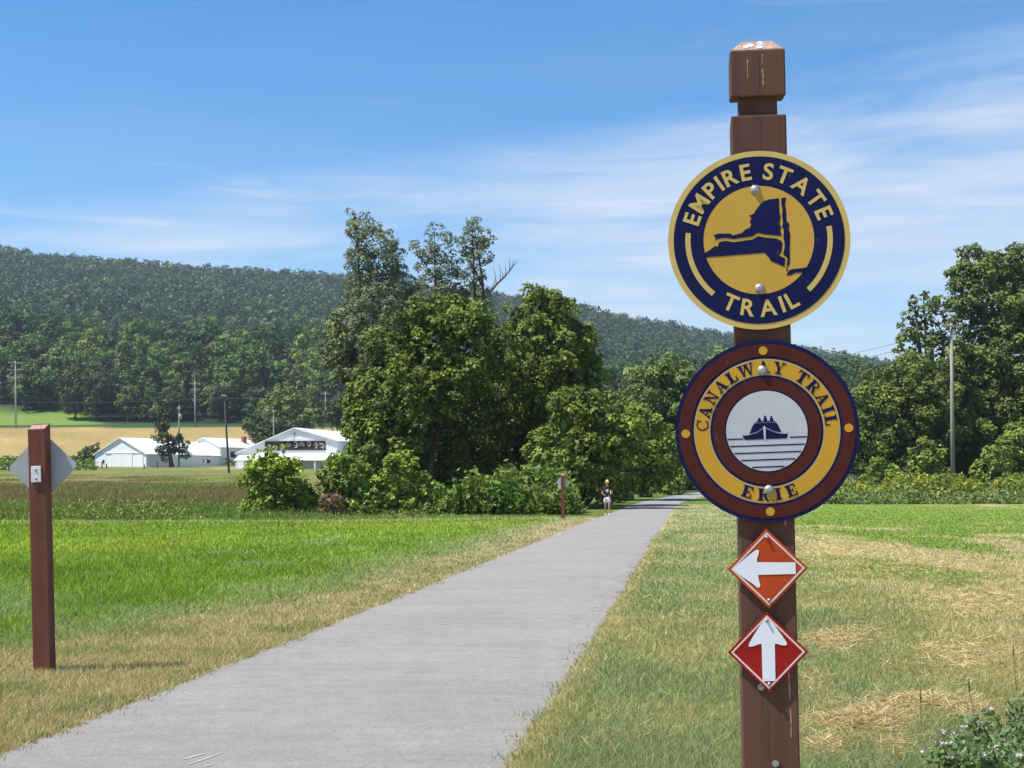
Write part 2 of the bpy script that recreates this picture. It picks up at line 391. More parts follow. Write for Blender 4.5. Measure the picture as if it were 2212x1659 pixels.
def make_trail():
    ys = []; y = -12.0
    while y < 205: ys.append(y); y += 0.12 if 7 < y < 30 else (0.3 if y < 60 else 0.8)
    ys = np.array(ys); xc = trail_x(ys); k = 9
    jl = (fbm(ys * 2.6, ys * 0 + 3, 3) - .5) * 0.14; jr = (fbm(ys * 2.6, ys * 0 + 60, 3) - .5) * 0.16
    V = []; n = len(ys)
    for i in range(n):
        for q in range(k):
            f = q / (k - 1); xx = xc[i] - HALF - jl[i] + f * (2 * HALF + jl[i] + jr[i])
            crown = 0.02 * (1 - (2 * f - 1) ** 2)
            V.append((xx, ys[i], 0.004 + crown))
    V = np.array(V); V[:, 2] += terrain(V[:, 0], V[:, 1])
    L = V[0::k].copy(); Rr = V[k-1::k].copy(); L[:, 2] -= 0.06; Rr[:, 2] -= 0.06; L[:, 0] -= .01; Rr[:, 0] += .01
    L0 = V[0::k].copy(); R0 = V[k-1::k].copy(); W = np.concatenate([V, L, Rr, L0, R0]); fs = []
    for i in range(n - 1):
        for q in range(k - 1): fs.append((i*k+q, i*k+q+1, (i+1)*k+q+1, (i+1)*k+q))
        a = n * k + i; fs.append((a, a+2*n, a+2*n+1, a+1)); c = n * k + n + i; fs.append((c+2*n, c, c+1, c+2*n+1))
    me = mesh_np('trail', W, np.array(fs), None, True)
    m, t, b = new_mat('aged_asphalt')
    fine = noise(t, 38, 6, 0.85); mid = noise(t, 4.5, 6, 0.7); st = noise(t, 1.1, 5, 0.65, 'Object', (0.30, 3.2, 1), 0.8); big = noise(t, 0.5, 3)
    c = ramp(t, fine, [(0.28, (.185, .170, .153)), (0.5, (.295, .272, .245)), (0.75, (.425, .392, .352))])
    c = mix(t, 1.0, c, ramp(t, mid, [(0.3, 0.88), (0.7, 1.08)]), 'MULTIPLY')
    c = mix(t, 1.0, c, ramp(t, st, [(0.3, 0.92), (0.5, 1.0), (0.72, 1.04)]), 'MULTIPLY')
    c = mix(t, 1.0, c, ramp(t, big, [(0.35, 0.94), (0.65, 1.05)]), 'MULTIPLY')
    t.links.new(c, b.inputs['Base Color']); b.inputs['Roughness'].default_value = 0.9; b.inputs['Specular IOR Level'].default_value = 0.2
    bump(t, b, fine, 0.7, 0.012)
    tr = tag(link('trail', me, m), kind='structure')
    sc = simple('pale_scuff', (.43, .41, .39), .9, .25, 40, .1)
    for (a, b_, w) in (((405, 1652), (480, 1626), .010), ((440, 1656), (462, 1650), .010), ((395, 1640), (440, 1628), .012), ((410, 1496), (414, 1495), .025), ((940, 1350), (970, 1346), .015)):
        P = []
        for f in np.linspace(0, 1, 6):
            r = ray(a[0] + (b_[0] - a[0]) * f, a[1] + (b_[1] - a[1]) * f); t_ = -(EYE - .026) / r.z; P.append(Vector((r.x * t_, r.y * t_, .0)))
        dv = (P[-1] - P[0]).normalized(); nn = Vector((-dv.y, dv.x, 0)); V = []
        for i, p in enumerate(P):
            ww = w * (.4 + .6 * math.sin(PI * (i + .5) / 6)); f = (p.x - float(trail_x(p.y)) + HALF) / (2 * HALF)
            zz = .004 + .02 * (1 - (2 * f - 1) ** 2) + .003; V += [Vector((p.x, p.y, zz)) - nn * ww, Vector((p.x, p.y, zz)) + nn * ww]
        MB().add(V, [[2*i, 2*i+2, 2*i+3, 2*i+1][::-1] for i in range(5)]).build('scuff_mark', sc, tr)
make_trail()

# ------------------------------------------------------------------ grass blades (stuff)
def pixel_ground(n, x0, x1, y0, y1, g):
    px = g.uniform(x0, x1, n); py = g.uniform(y0, y1, n)
    a = (px - CX) / F; b = (CY - py) / F
    ry = CP - SP * b; rz = SP + CP * b; t = -EYE / rz
    return a * t, ry * t
def blades(x, y, h, w, col, g, lean=0.5):
    n = len(x); z = terrain(x, y)
    th = g.uniform(0, 2 * PI, n); la = g.uniform(0, 2 * PI, n); ll = np.abs(g.normal(0, lean, n)) * h
    dx, dy = np.cos(th) * w / 2, np.sin(th) * w / 2
    V = np.empty((n, 3, 3), np.float32)
    V[:, 0] = np.stack([x - dx, y - dy, z - 0.004], -1); V[:, 1] = np.stack([x + dx, y + dy, z - 0.004], -1)
    V[:, 2] = np.stack([x + np.cos(la) * ll, y + np.sin(la) * ll, z + h], -1)
    return V.reshape(-1, 3), np.arange(3 * n).reshape(-1, 3), np.repeat(col, 3, 0)
def make_grass():
    g = np.random.default_rng(21)
    x, y = pixel_ground(860000, -520, 2960, 1068, 1705, g)
    s = np.abs(x - trail_x(y)) - HALF
    left = x < trail_x(y)
    keep = (s > -0.05 + 0.10 * g.random(len(x))) & (y < np.where(left, np.where(x > -12, 71.5, 63.5), 98)) & (y > 7.5)
    x, y = x[keep], y[keep]
    col, dry, h = zones(x, y)
    n = len(x); k = g.random(n)
    # single blades differ: some straw-coloured, some fresh
    fl = k < (0.10 + 0.55 * dry); gr = (~fl) & (dry > .3)
    c = col * (1.05 * np.exp(g.normal(0, .33, n)))[:, None]
    c[fl] = 0.5 * c[fl] + 0.5 * C_STRAW * g.uniform(0.6, 1.15, fl.sum())[:, None]
    c[gr] = 0.45 * c[gr] + 0.55 * np.array([.17, .24, .06]) * g.uniform(0.6, 1.3, gr.sum())[:, None]
    h = h * g.uniform(0.45, 1.35, n); w = np.clip(0.00075 * y, 0.006, 0.045) * g.uniform(0.6, 1.7, n)
    V, Fc, C = blades(x, y, h, w, c, g, 1.1)
    tag(link('grass', mesh_np('grass', V, Fc, C), M_GRASS), 'short mown grass growing beside the paved trail', None, None, 'stuff')
make_grass()

# ------------------------------------------------------------------ leaf crowns
def leaves(P, Nn, size, col, g, fold=0.25, aspect=1.5):
    """One folded rhombic leaf per point: P (n,3) centres, Nn (n,3) normals."""
    n = len(P)
    r = g.normal(size=(n, 3)); T = r - Nn * (r * Nn).sum(1)[:, None]; T /= np.linalg.norm(T, axis=1)[:, None] + 1e-9
    B = np.cross(Nn, T); s = np.asarray(size) * g.uniform(0.6, 1.35, n); s = s[:, None]
    V = np.empty((n, 4, 3), np.float32)
    V[:, 0] = P - T * s * aspect * .5; V[:, 2] = P + T * s * aspect * .5
    V[:, 1] = P + B * s * .5 - Nn * s * fold; V[:, 3] = P - B * s * .5 - Nn * s * fold
    i = np.arange(n) * 4
    Fc = np.concatenate([np.stack([i, i+1, i+2], -1), np.stack([i, i+2, i+3], -1)])
    return V.reshape(-1, 3), Fc, np.repeat(col, 4, 0)
def unit(v): return v / (np.linalg.norm(v, axis=1)[:, None] + 1e-9)
def crown_mesh(name, lobes, leaf, col, g, clump=2.6, dens=1.0, cover=.95, inner=0.35, var=0.26, sq=0.8, droop=0.0, yellow=0.0, gain=(2.0, 1.72, 1.3)):
    """lobes: list of (x,y,z,r). Clumps sit on the lobes' shells, leaves on the clumps."""
    col = tuple(c * k for c, k in zip(col, gain)); L = np.array(lobes); cs, rs, outs = [], [], []
    for li, (x, y, z, r) in enumerate(L):
        rc0 = min(leaf * clump, r * 0.7)
        n = max(6, int(cover * 4 * (r / rc0) ** 2))
        d = unit(g.normal(size=(n, 3))); c = np.array([x, y, z]) + d * (r * g.uniform(0.68, 1.08, n))[:, None] * np.array([1, 1, 0.95])
        dist = np.linalg.norm(c[:, None] - L[None, :, :3], axis=2) / L[None, :, 3]; dist[:, li] = 9
        k = dist.min(1) > 0.72
        cs.append(c[k]); outs.append(d[k]); rs.append(rc0 * g.uniform(0.55, 1.25, k.sum()))
    c = np.concatenate(cs); o = np.concatenate(outs); rc = np.concatenate(rs)
    m = np.maximum(4, (dens * 5.0 * (rc / leaf) ** 2).astype(int)); idx = np.repeat(np.arange(len(c)), m); n = len(idx)
    d = unit(g.normal(size=(n, 3)) + 0.75 * o[idx] + np.array([0, 0, 0.35]))
    P = c[idx] + d * (rc[idx] * g.uniform(0.55, 1.05, n))[:, None] * np.array([1, 1, sq])
    P[:, 2] -= droop * rc[idx] * g.random(n)
    Nn = unit(d * 0.75 + np.array([-.12, -.1, 0.7]) + g.normal(size=(n, 3)) * 0.55)
    tint = (1 + var * g.normal(size=len(c)))[idx] * g.uniform(0.72, 1.28, n)
    C = np.array(col)[None] * np.clip(tint, 0.4, 1.9)[:, None]
    yl = np.clip((g.random(len(c)) < 0.3)[idx] * g.random(n) * (0.55 + yellow), 0, 1)[:, None]
    C = C * (1 - yl) + C * np.array([1.45, 1.18, 0.7]) * yl
    S = np.full(n, leaf)
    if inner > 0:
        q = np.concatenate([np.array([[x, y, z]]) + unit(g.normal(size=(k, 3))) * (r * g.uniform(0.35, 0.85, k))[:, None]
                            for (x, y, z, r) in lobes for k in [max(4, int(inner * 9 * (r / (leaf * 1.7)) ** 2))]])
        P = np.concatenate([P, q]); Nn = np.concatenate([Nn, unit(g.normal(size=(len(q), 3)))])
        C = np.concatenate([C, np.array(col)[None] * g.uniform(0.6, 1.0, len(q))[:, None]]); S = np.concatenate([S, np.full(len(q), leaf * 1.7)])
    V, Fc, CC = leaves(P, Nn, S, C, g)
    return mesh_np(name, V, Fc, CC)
def leader(mb, base, tops, r0, g):
    """One straight stem to the top with side branches rising to the rest."""
    base = Vector(base); T = sorted((Vector(t) for t in tops), key=lambda v: v.z); top = T[-1]; mid = T[len(T) // 2]
    pts = [base - Vector((0, 0, .3)), base.lerp(top, .35).lerp(Vector((mid.x, mid.y, base.z + (top.z - base.z) * .35)), .6), base.lerp(top, .7), top]
    mb.tube(pts, [r0 * 1.2, r0 * .85, r0 * .5, r0 * .12], 8)
    for t in T[:-1]:
        f = min(.95, max(.15, (t.z - base.z - max(.6, (t.xy - base.xy).length * .9)) / (top.z - base.z))); f *= 3; i = min(2, int(f)); p = pts[i].lerp(pts[i + 1], f - i)
        mb.tube([p, p.lerp(t, .5) + Vector((0, 0, -.08 * (t - p).length)), t], [r0 * .3, r0 * .2, r0 * .06], 5)
def limbs(mb, base, tops, r0, g, split=0.35):
    """A tapered trunk from base with limbs curving to each of tops."""
    base = Vector(base); T = [Vector(t) for t in tops]
    cen = sum(T, Vector()) / len(T); top = max(T, key=lambda v: v.z)
    fork = base.lerp(Vector((cen.x, cen.y, base.z + (top.z - base.z) * 0.9)), split)
    mb.tube([base - Vector((0, 0, .3)), base.lerp(fork, .5) + Vector((g.normal() * .1 * r0, 0, 0)), fork], [r0 * 1.25, r0, r0 * .85], 10)
    for t in T:
        m = fork.lerp(t, .5) + Vector((g.normal() * .12, g.normal() * .12, 0.12 * (t - fork).length))
        mb.tube([fork - Vector((0, 0, r0)), m, t], [r0 * .6, r0 * .38, r0 * .12], 6)
def img_tree(name, label, cat, Y, lobes, trunk_px, leaf, col, seed, group=None, depth=1.0, twins=True, trunk_r=None, mat_trunk=None, part='crown', **kw):
    """A plant whose lobes were read off the photo as (px, py, r_px) at depth Y; real sizes follow from Y."""
    g = np.random.default_rng(seed); k = pxm(Y); L = []
    for (px, py, rp, *dd) in lobes:
        r = rp * k; dy = g.uniform(-0.35, 0.35) * r * 1.6 * depth if not dd else dd[0]
        p = at(px, py, Y + dy); L.append((p.x, p.y, p.z, r))
        if twins and not dd and r > 0.7 * max(l[2] for l in lobes) * k:
            p2 = at(px + g.uniform(-.3, .3) * rp, py + 0.1 * rp, Y + depth * r * 0.9); L.append((p2.x, p2.y, p2.z, r * .9))
    bx = at(trunk_px, HORIZON, Y).x; bz = tz(bx, Y)
    root = empty(name, (bx, Y, bz), label, cat, group)
    lo = [(x - bx, y - Y, z - bz, r) for (x, y, z, r) in L]
    kw['clump'] = kw.get('clump', 2.6) / .72
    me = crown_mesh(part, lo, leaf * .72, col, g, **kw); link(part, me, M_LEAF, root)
    mb = MB(); big_ = sorted(lo, key=lambda q: -q[3])[:7] + sorted(lo, key=lambda q: -q[2])[:2]
    hgt = max(l[2] for l in lo)
    if name == 'poplar_tree': leader(mb, (0, 0, 0), [Vector(q[:3]) for q in lo], .22, g)
    else: limbs(mb, (0, 0, 0), [Vector(q[:3]) for q in big_], trunk_r or max(.03, hgt * 0.022), g)
    mb.build('trunk' if cat == 'tree' else 'stem', mat_trunk or M_BARK, root, True)
    return root

G_MAIN = (.062, .098, .017); G_LIT = (.105, .165, .026); G_POP = (.090, .122, .086); G_PALE = (.088, .118, .066)
G_MID = (.052, .088, .024); G_RIGHT = (.068, .10, .03); G_DARK = (.04, .07, .022)

img_tree('broadleaf_tree', 'wide dark green tree with domed crown in front of the tall narrow poplars', 'tree', 90,
    [(862,765,72),(955,705,70,-1.2),(1000,700,55),(1020,765,90,-1.2),(890,850,95,-1),(822,850,62),(800,940,62),(842,955,75,-1),(930,965,105,4),(1015,890,105,4),(960,850,60,-1.6),(778,900,40),(930,680,42),(885,700,38),(1040,690,40),(775,985,45),(815,1015,42),(1000,1000,90,5),(930,1040,60,4),(880,1010,60,3),(930,800,70,-.5)],
    925, .27, G_MAIN, 31, clump=2.4, var=.25, yellow=.3, inner=.8, cover=1.0)
img_tree('broadleaf_tree', 'dark green tree with peaked crown behind the small brown post beside the trail', 'tree', 94,
    [(1185,690,62,-1),(1140,690,45),(1235,755,68),(1150,775,90,-1.5),(1195,855,80),(1115,880,95,3.5),(1085,980,85,4.5),(1265,810,45),(1180,650,34),(1215,660,30),(1160,640,26),(1170,960,80,3),(1100,1040,60,4),(1240,830,40)],
    1140, .27, G_MAIN, 32, clump=2.4, var=.25, yellow=.3, inner=.8, cover=1.0)
img_tree('trailside_tree', 'low bushy yellow-green tree at the trail edge behind the walking person', 'tree', 86,
    [(1240,890,58),(1290,875,42),(1315,930,65),(1250,970,72),(1295,1010,62),(1195,1000,52),(1225,1045,38),(1270,1060,30),(1345,960,42),(1180,960,40),(1310,1060,26)],
    1255, .26, (.07, .112, .02), 33, clump=2.2, yellow=.5, inner=.6)
img_tree('trailside_tree', 'rounded yellow-green tree where the trail starts to bend', 'tree', 112,
    [(1400,955,58),(1375,920,45),(1425,995,42),(1375,1010,52),(1340,1030,42),(1340,980,50),(1400,1045,30),(1355,1065,20)],
    1365, .30, (.08, .128, .024), 34, clump=2.2, yellow=.4)
img_tree('trailside_tree', 'tall pale green willow-like tree behind the maroon ringed sign', 'tree', 152,
    [(1400,845,50),(1440,815,46),(1375,880,45),(1465,880,58),(1412,930,62),(1500,850,50),(1490,950,58),(1440,1000,52),(1530,900,60),(1420,790,24),(1540,1000,60),(1480,1030,34)],
    1450, .33, (.078, .118, .04), 35, clump=2.7, inner=.6)
img_tree('roadside_shrub', 'leafy shrub overhanging the shaded bend of the trail', 'shrub', 130,
    [(1445,1035,26),(1465,1020,24),(1425,1050,20),(1475,1045,18),(1440,1065,12)], 1448, .3, (.095, .15, .03), 36, clump=2.0)
img_tree('roadside_shrub', 'low dark shrub at the trail edge just beyond the walking person', 'shrub', 103,
    [(1335,1066,19),(1312,1070,17),(1350,1054,20),(1325,1050,18)], 1332, .24, (.06, .095, .02), 37, clump=2.0, inner=.6)
img_tree('roadside_shrub', 'rounded shrub shading the left edge of the trail bend', 'shrub', 122,
    [(1402,1053,18),(1384,1058,15),(1416,1044,17),(1395,1038,16)], 1398, .26, (.06, .095, .022), 38, clump=2.0, inner=.6)
img_tree('poplar_tree', 'tallest silvery green poplar with dense narrow crown', 'tree', 118,
    [(766,468,16),(785,490,30),(803,528,44),(816,580,56),(826,640,62),(842,690,58),(785,560,36),(854,620,38),(800,700,48),(835,760,50),(775,610,32),(833,520,26),(852,565,26),(775,500,18),(790,650,40)],
    815, .17, G_POP, 41, clump=2.9, var=.2, cover=1.0, dens=.75, inner=.12, depth=.7)
img_tree('poplar_tree', 'middle silvery poplar with forked open crown', 'tree', 120,
    [(938,500,18),(950,530,30),(908,537,20),(950,575,38),(965,620,42),(922,580,26),(897,525,11),(935,620,36),(960,680,45),(977,560,22),(970,520,14),(1000,615,30),(925,545,20)],
    955, .17, G_POP, 42, clump=2.6, var=.2, cover=.8, dens=.7, inner=.07, depth=.7)
P3 = img_tree('poplar_tree', 'slender silvery poplar with a bare dead limb beside it', 'tree', 119,
    [(1020,474,14),(1030,503,26),(1018,535,24),(1040,553,22),(1032,585,19),(1055,518,15),(1000,517,11),(1040,615,14),(1010,490,12),(1062,515,10),(1050,640,22),(1026,560,18)],
    1040, .16, G_POP, 43, clump=2.4, var=.2, cover=.8, dens=.7, inner=.06, depth=.7)
def dead_limb():
    mb = MB(); Y = 119; o = P3.location
    P = lambda x, y, d=0: at(x, y, Y + d) - o
    mb.tube([P(1040,690), P(1052,640), P(1072,615,.3), P(1092,596,.5), P(1107,577,.4), P(1113,560,.3)], [.16, .12, .09, .07, .045, .015], 6)
    for (a, b) in (((1072,615),(1066,578)),((1080,607),(1078,572)),((1092,596),(1090,570)),((1100,587),(1099,556)),((1107,577),(1117,560)),((1058,630),(1072,596)),((1100,587),(1108,562)),((1085,602),(1084,585))):
        mb.tube([P(*a), P((a[0]+b[0])/2+2, (a[1]+b[1])/2), P(*b)], [.035, .028, .012], 5)
    mb.build('dead_limb', M_DEAD, P3, True)
    mb = MB()
    mb.tube([P(1045,720), P(1046,650), P(1040,590), P(1030,530), P(1022,480)], [.18, .14, .10, .06, .03], 7)
    mb.tube([P(1042,620), P(1022,575), P(1008,545), P(995,530)], [.1, .07, .04, .02], 6)
    mb.build('branch', M_BARK, P3, True)
dead_limb()
img_tree('willow_tree', 'pale grey-green loose tree left of the tallest poplar', 'tree', 126,
    [(750,700,32),(735,742,42),(772,730,36),(748,790,38),(792,785,40),(718,765,24),(790,840,36),(760,672,20),(725,720,22)],
    760, .28, G_PALE, 44, clump=2.2, cover=.9, inner=.25)
# bushes on the near edge of the rough ground
img_tree('bush', 'bright green leafy bush in front of the big white barn', 'bush', 70,
    [(575,1000,28),(602,990,24),(550,1012,18),(560,1045,30),(612,1045,38),(580,1085,34),(632,1078,32),(545,1085,22),(585,975,13),(635,1010,18),(600,1105,18)],
    590, .2, (.115, .175, .026), 51, clump=2.0, yellow=.5, part='foliage', trunk_r=.05)
img_tree('bush', 'rounded dark green bush with glossy lit top beside the brown dead brush', 'bush', 71,
    [(742,1018,36),(710,1035,30),(772,1045,32),(748,1075,38),(782,1082,27),(690,1068,24),(720,1005,16),(765,1010,18),(800,1070,16)],
    748, .2, (.085, .14, .026), 52, clump=2.0, part='foliage', trunk_r=.05)
img_tree('bush', 'yellow-green bush with an upright tip below the wide dark tree', 'bush', 72,
    [(850,1005,20),(876,985,13),(884,1010,20),(842,1040,30),(892,1050,33),(832,1080,26),(925,1060,22),(872,1085,28),(862,985,12),(815,1055,18)],
    865, .2, (.115, .175, .028), 53, clump=2.0, yellow=.5, part='foliage', trunk_r=.05)
img_tree('bush', 'small pale green bush between the two leafy bushes before the white barn', 'bush', 71.5,
    [(660,1070,22),(650,1045,17),(672,1090,18),(640,1095,14),(690,1100,10)], 660, .2, (.12, .165, .03), 54, clump=1.9, part='foliage', trunk_r=.04)
img_tree('dead_brush', 'brown dead brush at the foot of the rounded dark green bush', 'brush', 69,
    [(708,1088,17),(725,1078,14),(700,1100,10),(728,1098,10)], 712, .13, (.10, .07, .05), 55, clump=2.0, part='dead_foliage', trunk_r=.04, mat_trunk=M_DEAD, inner=.2)
img_tree('sapling', 'young sapling standing in the weeds below the wide dark tree', 'sapling', 75,
    [(1040,1045,13),(1022,1040,9),(1052,1056,11),(1035,1062,10)], 1038, .18, (.12, .17, .03), 56, clump=1.8, part='foliage', trunk_r=.03, inner=.1)
img_tree('sapling', 'light green sapling among the weeds near the small brown post', 'sapling', 76,
    [(1130,1020,12),(1115,1045,14),(1145,1045,14),(1125,1065,14),(1160,1060,12),(1105,1025,9),(1160,1035,9)], 1130, .18, (.12, .175, .032), 57, clump=1.8, part='foliage', trunk_r=.03, inner=.1)
img_tree('sapling', 'yellowish sapling right beside the small brown post', 'sapling', 76,
    [(1225,1040,10),(1232,1058,12),(1218,1072,12),(1205,1055,10)], 1222, .18, (.14, .17, .03), 58, clump=1.8, part='foliage', trunk_r=.03, inner=.1)
# trees on the right
img_tree('broadleaf_tree', 'huge dark green tree towering over the tall bare utility pole', 'tree', 152,
    [(2120,590,50),(2170,570,46),(2212,588,55),(2090,640,44),(2150,660,70),(2222,680,85),(2112,720,55),(2180,770,82),(2082,590,28),(2060,592,14),(2235,860,105),(2150,862,82),(2112,800,48),(2292,700,105),(2302,900,115),(2180,960,85),(2250,560,45),(2330,620,70),(2110,540,16),(2085,545,14)],
    2200, .33, G_RIGHT, 61, clump=2.9, var=.24, cover=1.1, inner=.6)
img_tree('broadleaf_tree', 'open dark tree with ragged gaps beside the utility pole', 'tree', 149,
    [(1985,678,23),(2010,655,19),(1965,700,20),(2010,712,28),(1958,738,20),(2000,762,36),(2042,690,22),(2050,765,36),(2040,725,24),(1975,650,10),(1950,770,22),(2030,650,12),(1995,640,10)],
    2010, .38, G_RIGHT, 62, clump=2.0, cover=.8, inner=.15)
img_tree('broadleaf_tree', 'broad rounded green tree right of the maroon ringed sign', 'tree', 143,
    [(1930,820,46),(1980,800,38),(1880,872,46),(1950,880,68),(2012,862,58),(1890,942,60),(1970,960,70),(2032,932,54),(1868,1000,40),(1930,1010,45),(2000,1020,40),(1840,930,45),(1820,990,45)],
    1945, .31, (.070, .105, .026), 63, clump=2.8, yellow=.2, cover=1.1, inner=.6)
img_tree('broadleaf_tree', 'dense green tree directly behind the foot of the utility pole', 'tree', 146,
    [(2065,850,48),(2085,950,56),(2060,1010,42),(2110,900,45),(2120,1000,42),(2045,800,30)],
    2080, .31, (.066, .10, .026), 64, clump=2.8, cover=1.1, inner=.6)
img_tree('shrub', 'light green shrub at the foot of the huge dark tree', 'shrub', 138,
    [(2170,985,38),(2202,950,38),(2148,1020,34),(2212,1012,42),(2252,985,45),(2300,1000,45),(2215,925,20)],
    2195, .33, (.095, .145, .035), 65, clump=2.1, part='foliage')
img_tree('shrub', 'low shrub among the yellow weeds near the maroon ringed sign', 'shrub', 137,
    [(1905,1020,24),(1880,1035,20),(1930,1035,22),(1895,1000,14)], 1905, .3, (.09, .14, .032), 66, clump=2.1, part='foliage')
img_tree('shrub', 'leafy shrub in the dark gap left of the utility pole', 'shrub', 139,
    [(1985,990,26),(2010,965,22),(2020,1005,24),(1968,1015,20),(2000,1030,16)], 1998, .3, (.09, .135, .034), 67, clump=2.1, part='foliage')
# trees round the farm
img_tree('farm_tree', 'small leaning tree in front of the low white barn', 'tree', 299,
    [(345,882,17),(330,895,10),(352,900,13),(348,925,15),(360,945,16),(340,940,10),(378,962,15),(395,978,12),(362,975,15),(402,960,8),(385,945,8),(350,968,11),(342,865,8)],
    371, .55, (.055, .075, .03), 71, clump=1.8, cover=.9, inner=.25, trunk_r=.42)
img_tree('farm_tree', 'round pale green tree behind the big white barn', 'tree', 352,
    [(612,862,34),(640,880,26),(590,882,24),(620,900,34),(648,905,24),(600,915,30)], 618, .7, (.085, .125, .04), 72, clump=2.0)
img_tree('farm_tree', 'low dark bushy tree against the left eave of the big white barn', 'tree', 335,
    [(560,918,27),(592,930,27),(545,932,18),(575,945,24),(610,940,20),(625,925,20)], 575, .6, (.04, .065, .028), 73, clump=2.0)
img_tree('farm_tree', 'dark spreading tree behind the ridge of the big white barn', 'tree', 345,
    [(715,890,28),(742,895,30),(695,905,20),(765,880,30),(740,870,18)], 735, .6, (.04, .065, .028), 74, clump=2.0)
img_tree('shrub', 'dark hedge shrub against the left corner of the low white barn', 'shrub', 312,
    [(190,975,11),(203,985,11),(178,985,9),(208,968,8),(165,990,8)], 190, .45, (.045, .07, .025), 75, clump=1.8, part='foliage')

# ------------------------------------------------------------------ the wood across the tan field: single trees in front, a mass behind
def wood():
    g = np.random.default_rng(81); protos = []
    for k in range(6):
        h = 1.0; lob = [(0, 0, 11.2, 4.6), (0, 0, 7.5, 5.2)]
        for q in range(8):
            a = g.uniform(0, 2 * PI); rr = g.uniform(2.2, 4.2); lob.append((math.cos(a) * rr, math.sin(a) * rr, g.uniform(4.0, 14), g.uniform(2.0, 3.4)))
        lob.append((g.uniform(-1, 1), 0, 15.5, 2.4))
        if k == 5: lob = [(0, 0, 4 + q * 1.7, 4.0 - q * .42) for q in range(8)]
        me = crown_mesh('crown', lob, .62, [(.058,.094,.034),(.066,.104,.034),(.05,.084,.034),(.08,.118,.04),(.06,.095,.036),(.035,.062,.03)][k], g, clump=3.4, cover=.85, dens=.8, inner=.3, var=.36, gain=(1.55, 1.42, 1.05))
        me.materials.append(M_WOODLEAF)
        mb = MB(); limbs(mb, (0, 0, -.4), [q[:3] for q in lob[:5]], .33, g, .3)
        tm = mesh_py('trunk', mb.v, mb.f); tm.materials.append(M_BARK)
        protos.append((me, tm))
    labels = ['mid green broadleaf tree in the wood behind the tan field', 'fresh green broadleaf tree in the wood behind the tan field',
              'dark green broadleaf tree in the wood behind the tan field', 'pale yellow-green tree in the wood behind the tan field',
              'dull green broadleaf tree in the wood behind the tan field', 'dark pointed evergreen in the wood behind the tan field']
    pts = []
    for row, Y in enumerate((496, 508, 521, 536, 552, 570, 590, 612, 636)):
        x = -0.40 * Y
        while x < 0.26 * Y:
            px = CX + x / Y * F
            if not (800 < px < 1285 or (px < 150 and Y < 505 + (150 - px) * .13)): pts.append((x + g.uniform(-2.5, 2.5), Y + g.uniform(-5, 5), row))
            x += g.uniform(8.5, 13.5)
    for (x, y, row) in pts:
        k = int(g.choice(6, p=[.24, .2, .2, .12, .2, .04])); me, tm = protos[k]
        s = g.uniform(0.80, 1.35) * (0.72 if row == 0 else 1.0)
        r = empty('woodland_tree', (x, y, tz(x, y)), labels[k].replace('in the wood', ('at the front edge of the wood', 'in the middle rows of the wood', 'on the crest of the wood')[0 if row < 2 else 1 if row < 6 else 2]), 'tree', 'trees of the wood behind the tan field, kind %d row %d' % (k, 0 if row < 2 else 1 if row < 6 else 2), g.uniform(0, 6.28))
        r.scale = (s * g.uniform(.9, 1.15), s * g.uniform(.9, 1.15), s * g.uniform(.9, 1.12))
        link('crown', me, None, r); link('trunk', tm, None, r)
    return len(pts)
NW = wood()

def far_forest():
    g = np.random.default_rng(91)
    pos = []
    y = 655.0
    while y < 1640:
        if 730 < y < 900: y = 900.0
        step = 8.2 if y < 760 else 8.8 + (y - 760) * 0.0016
        x = -0.39 * y
        while x < 0.33 * y:
            px = CX + x / y * F
            if not (820 < px < 1240 and y < 900): pos.append((x + g.uniform(-3, 3), y + g.uniform(-3, 3)))
            x += step * g.uniform(.75, 1.25)
        y += step * 0.95
    pos = np.array(pos); n = len(pos); z = terrain(pos[:, 0], pos[:, 1])
    r = 2.6 + 5.0 * g.random(n) ** 1.6; hh = g.uniform(8, 16, n); k = 56; m = n * k; idx = np.repeat(np.arange(n), k)
    d = unit(g.normal(size=(m, 3)) + np.array([0, -.25, .55]))
    lump = 1 + .22 * np.sin(3 * np.arctan2(d[:, 1], d[:, 0]) + idx * 1.7) * np.sin(5 * d[:, 2] + idx)
    P = np.stack([pos[:, 0], pos[:, 1], z + hh - r * .7], -1)[idx] + d * (r[idx] * lump * g.uniform(.75, 1.05, m))[:, None] * np.array([1, 1, 1.1])
    Nn = unit(d + .45 * g.normal(size=(m, 3)))
    base = np.array([.054, .086, .024]); t = np.exp(g.normal(0, .38, n)).clip(.4, 2.2); big_ = 0.6 + 0.8 * fbm(pos[:, 0] / 90, pos[:, 1] / 60, 3)
    C = base[None] * (t * big_)[:, None]; warm = g.random(n)[:, None] * .5; C = C * (1 + warm * np.array([.4, .15, -.15]))
    C = C[idx] * g.uniform(.7, 1.3, m)[:, None]
    V, Fc, C = leaves(P, Nn, .32 * r[idx], C, g, .18, 1.3)
    me = mesh_np('forest', V.reshape(-1, 3), Fc, C)
    tag(link('forest', me, M_LEAF), 'wooded hillside of rounded green treetops along the skyline', None, None, 'stuff')
    return n
NF = far_forest()

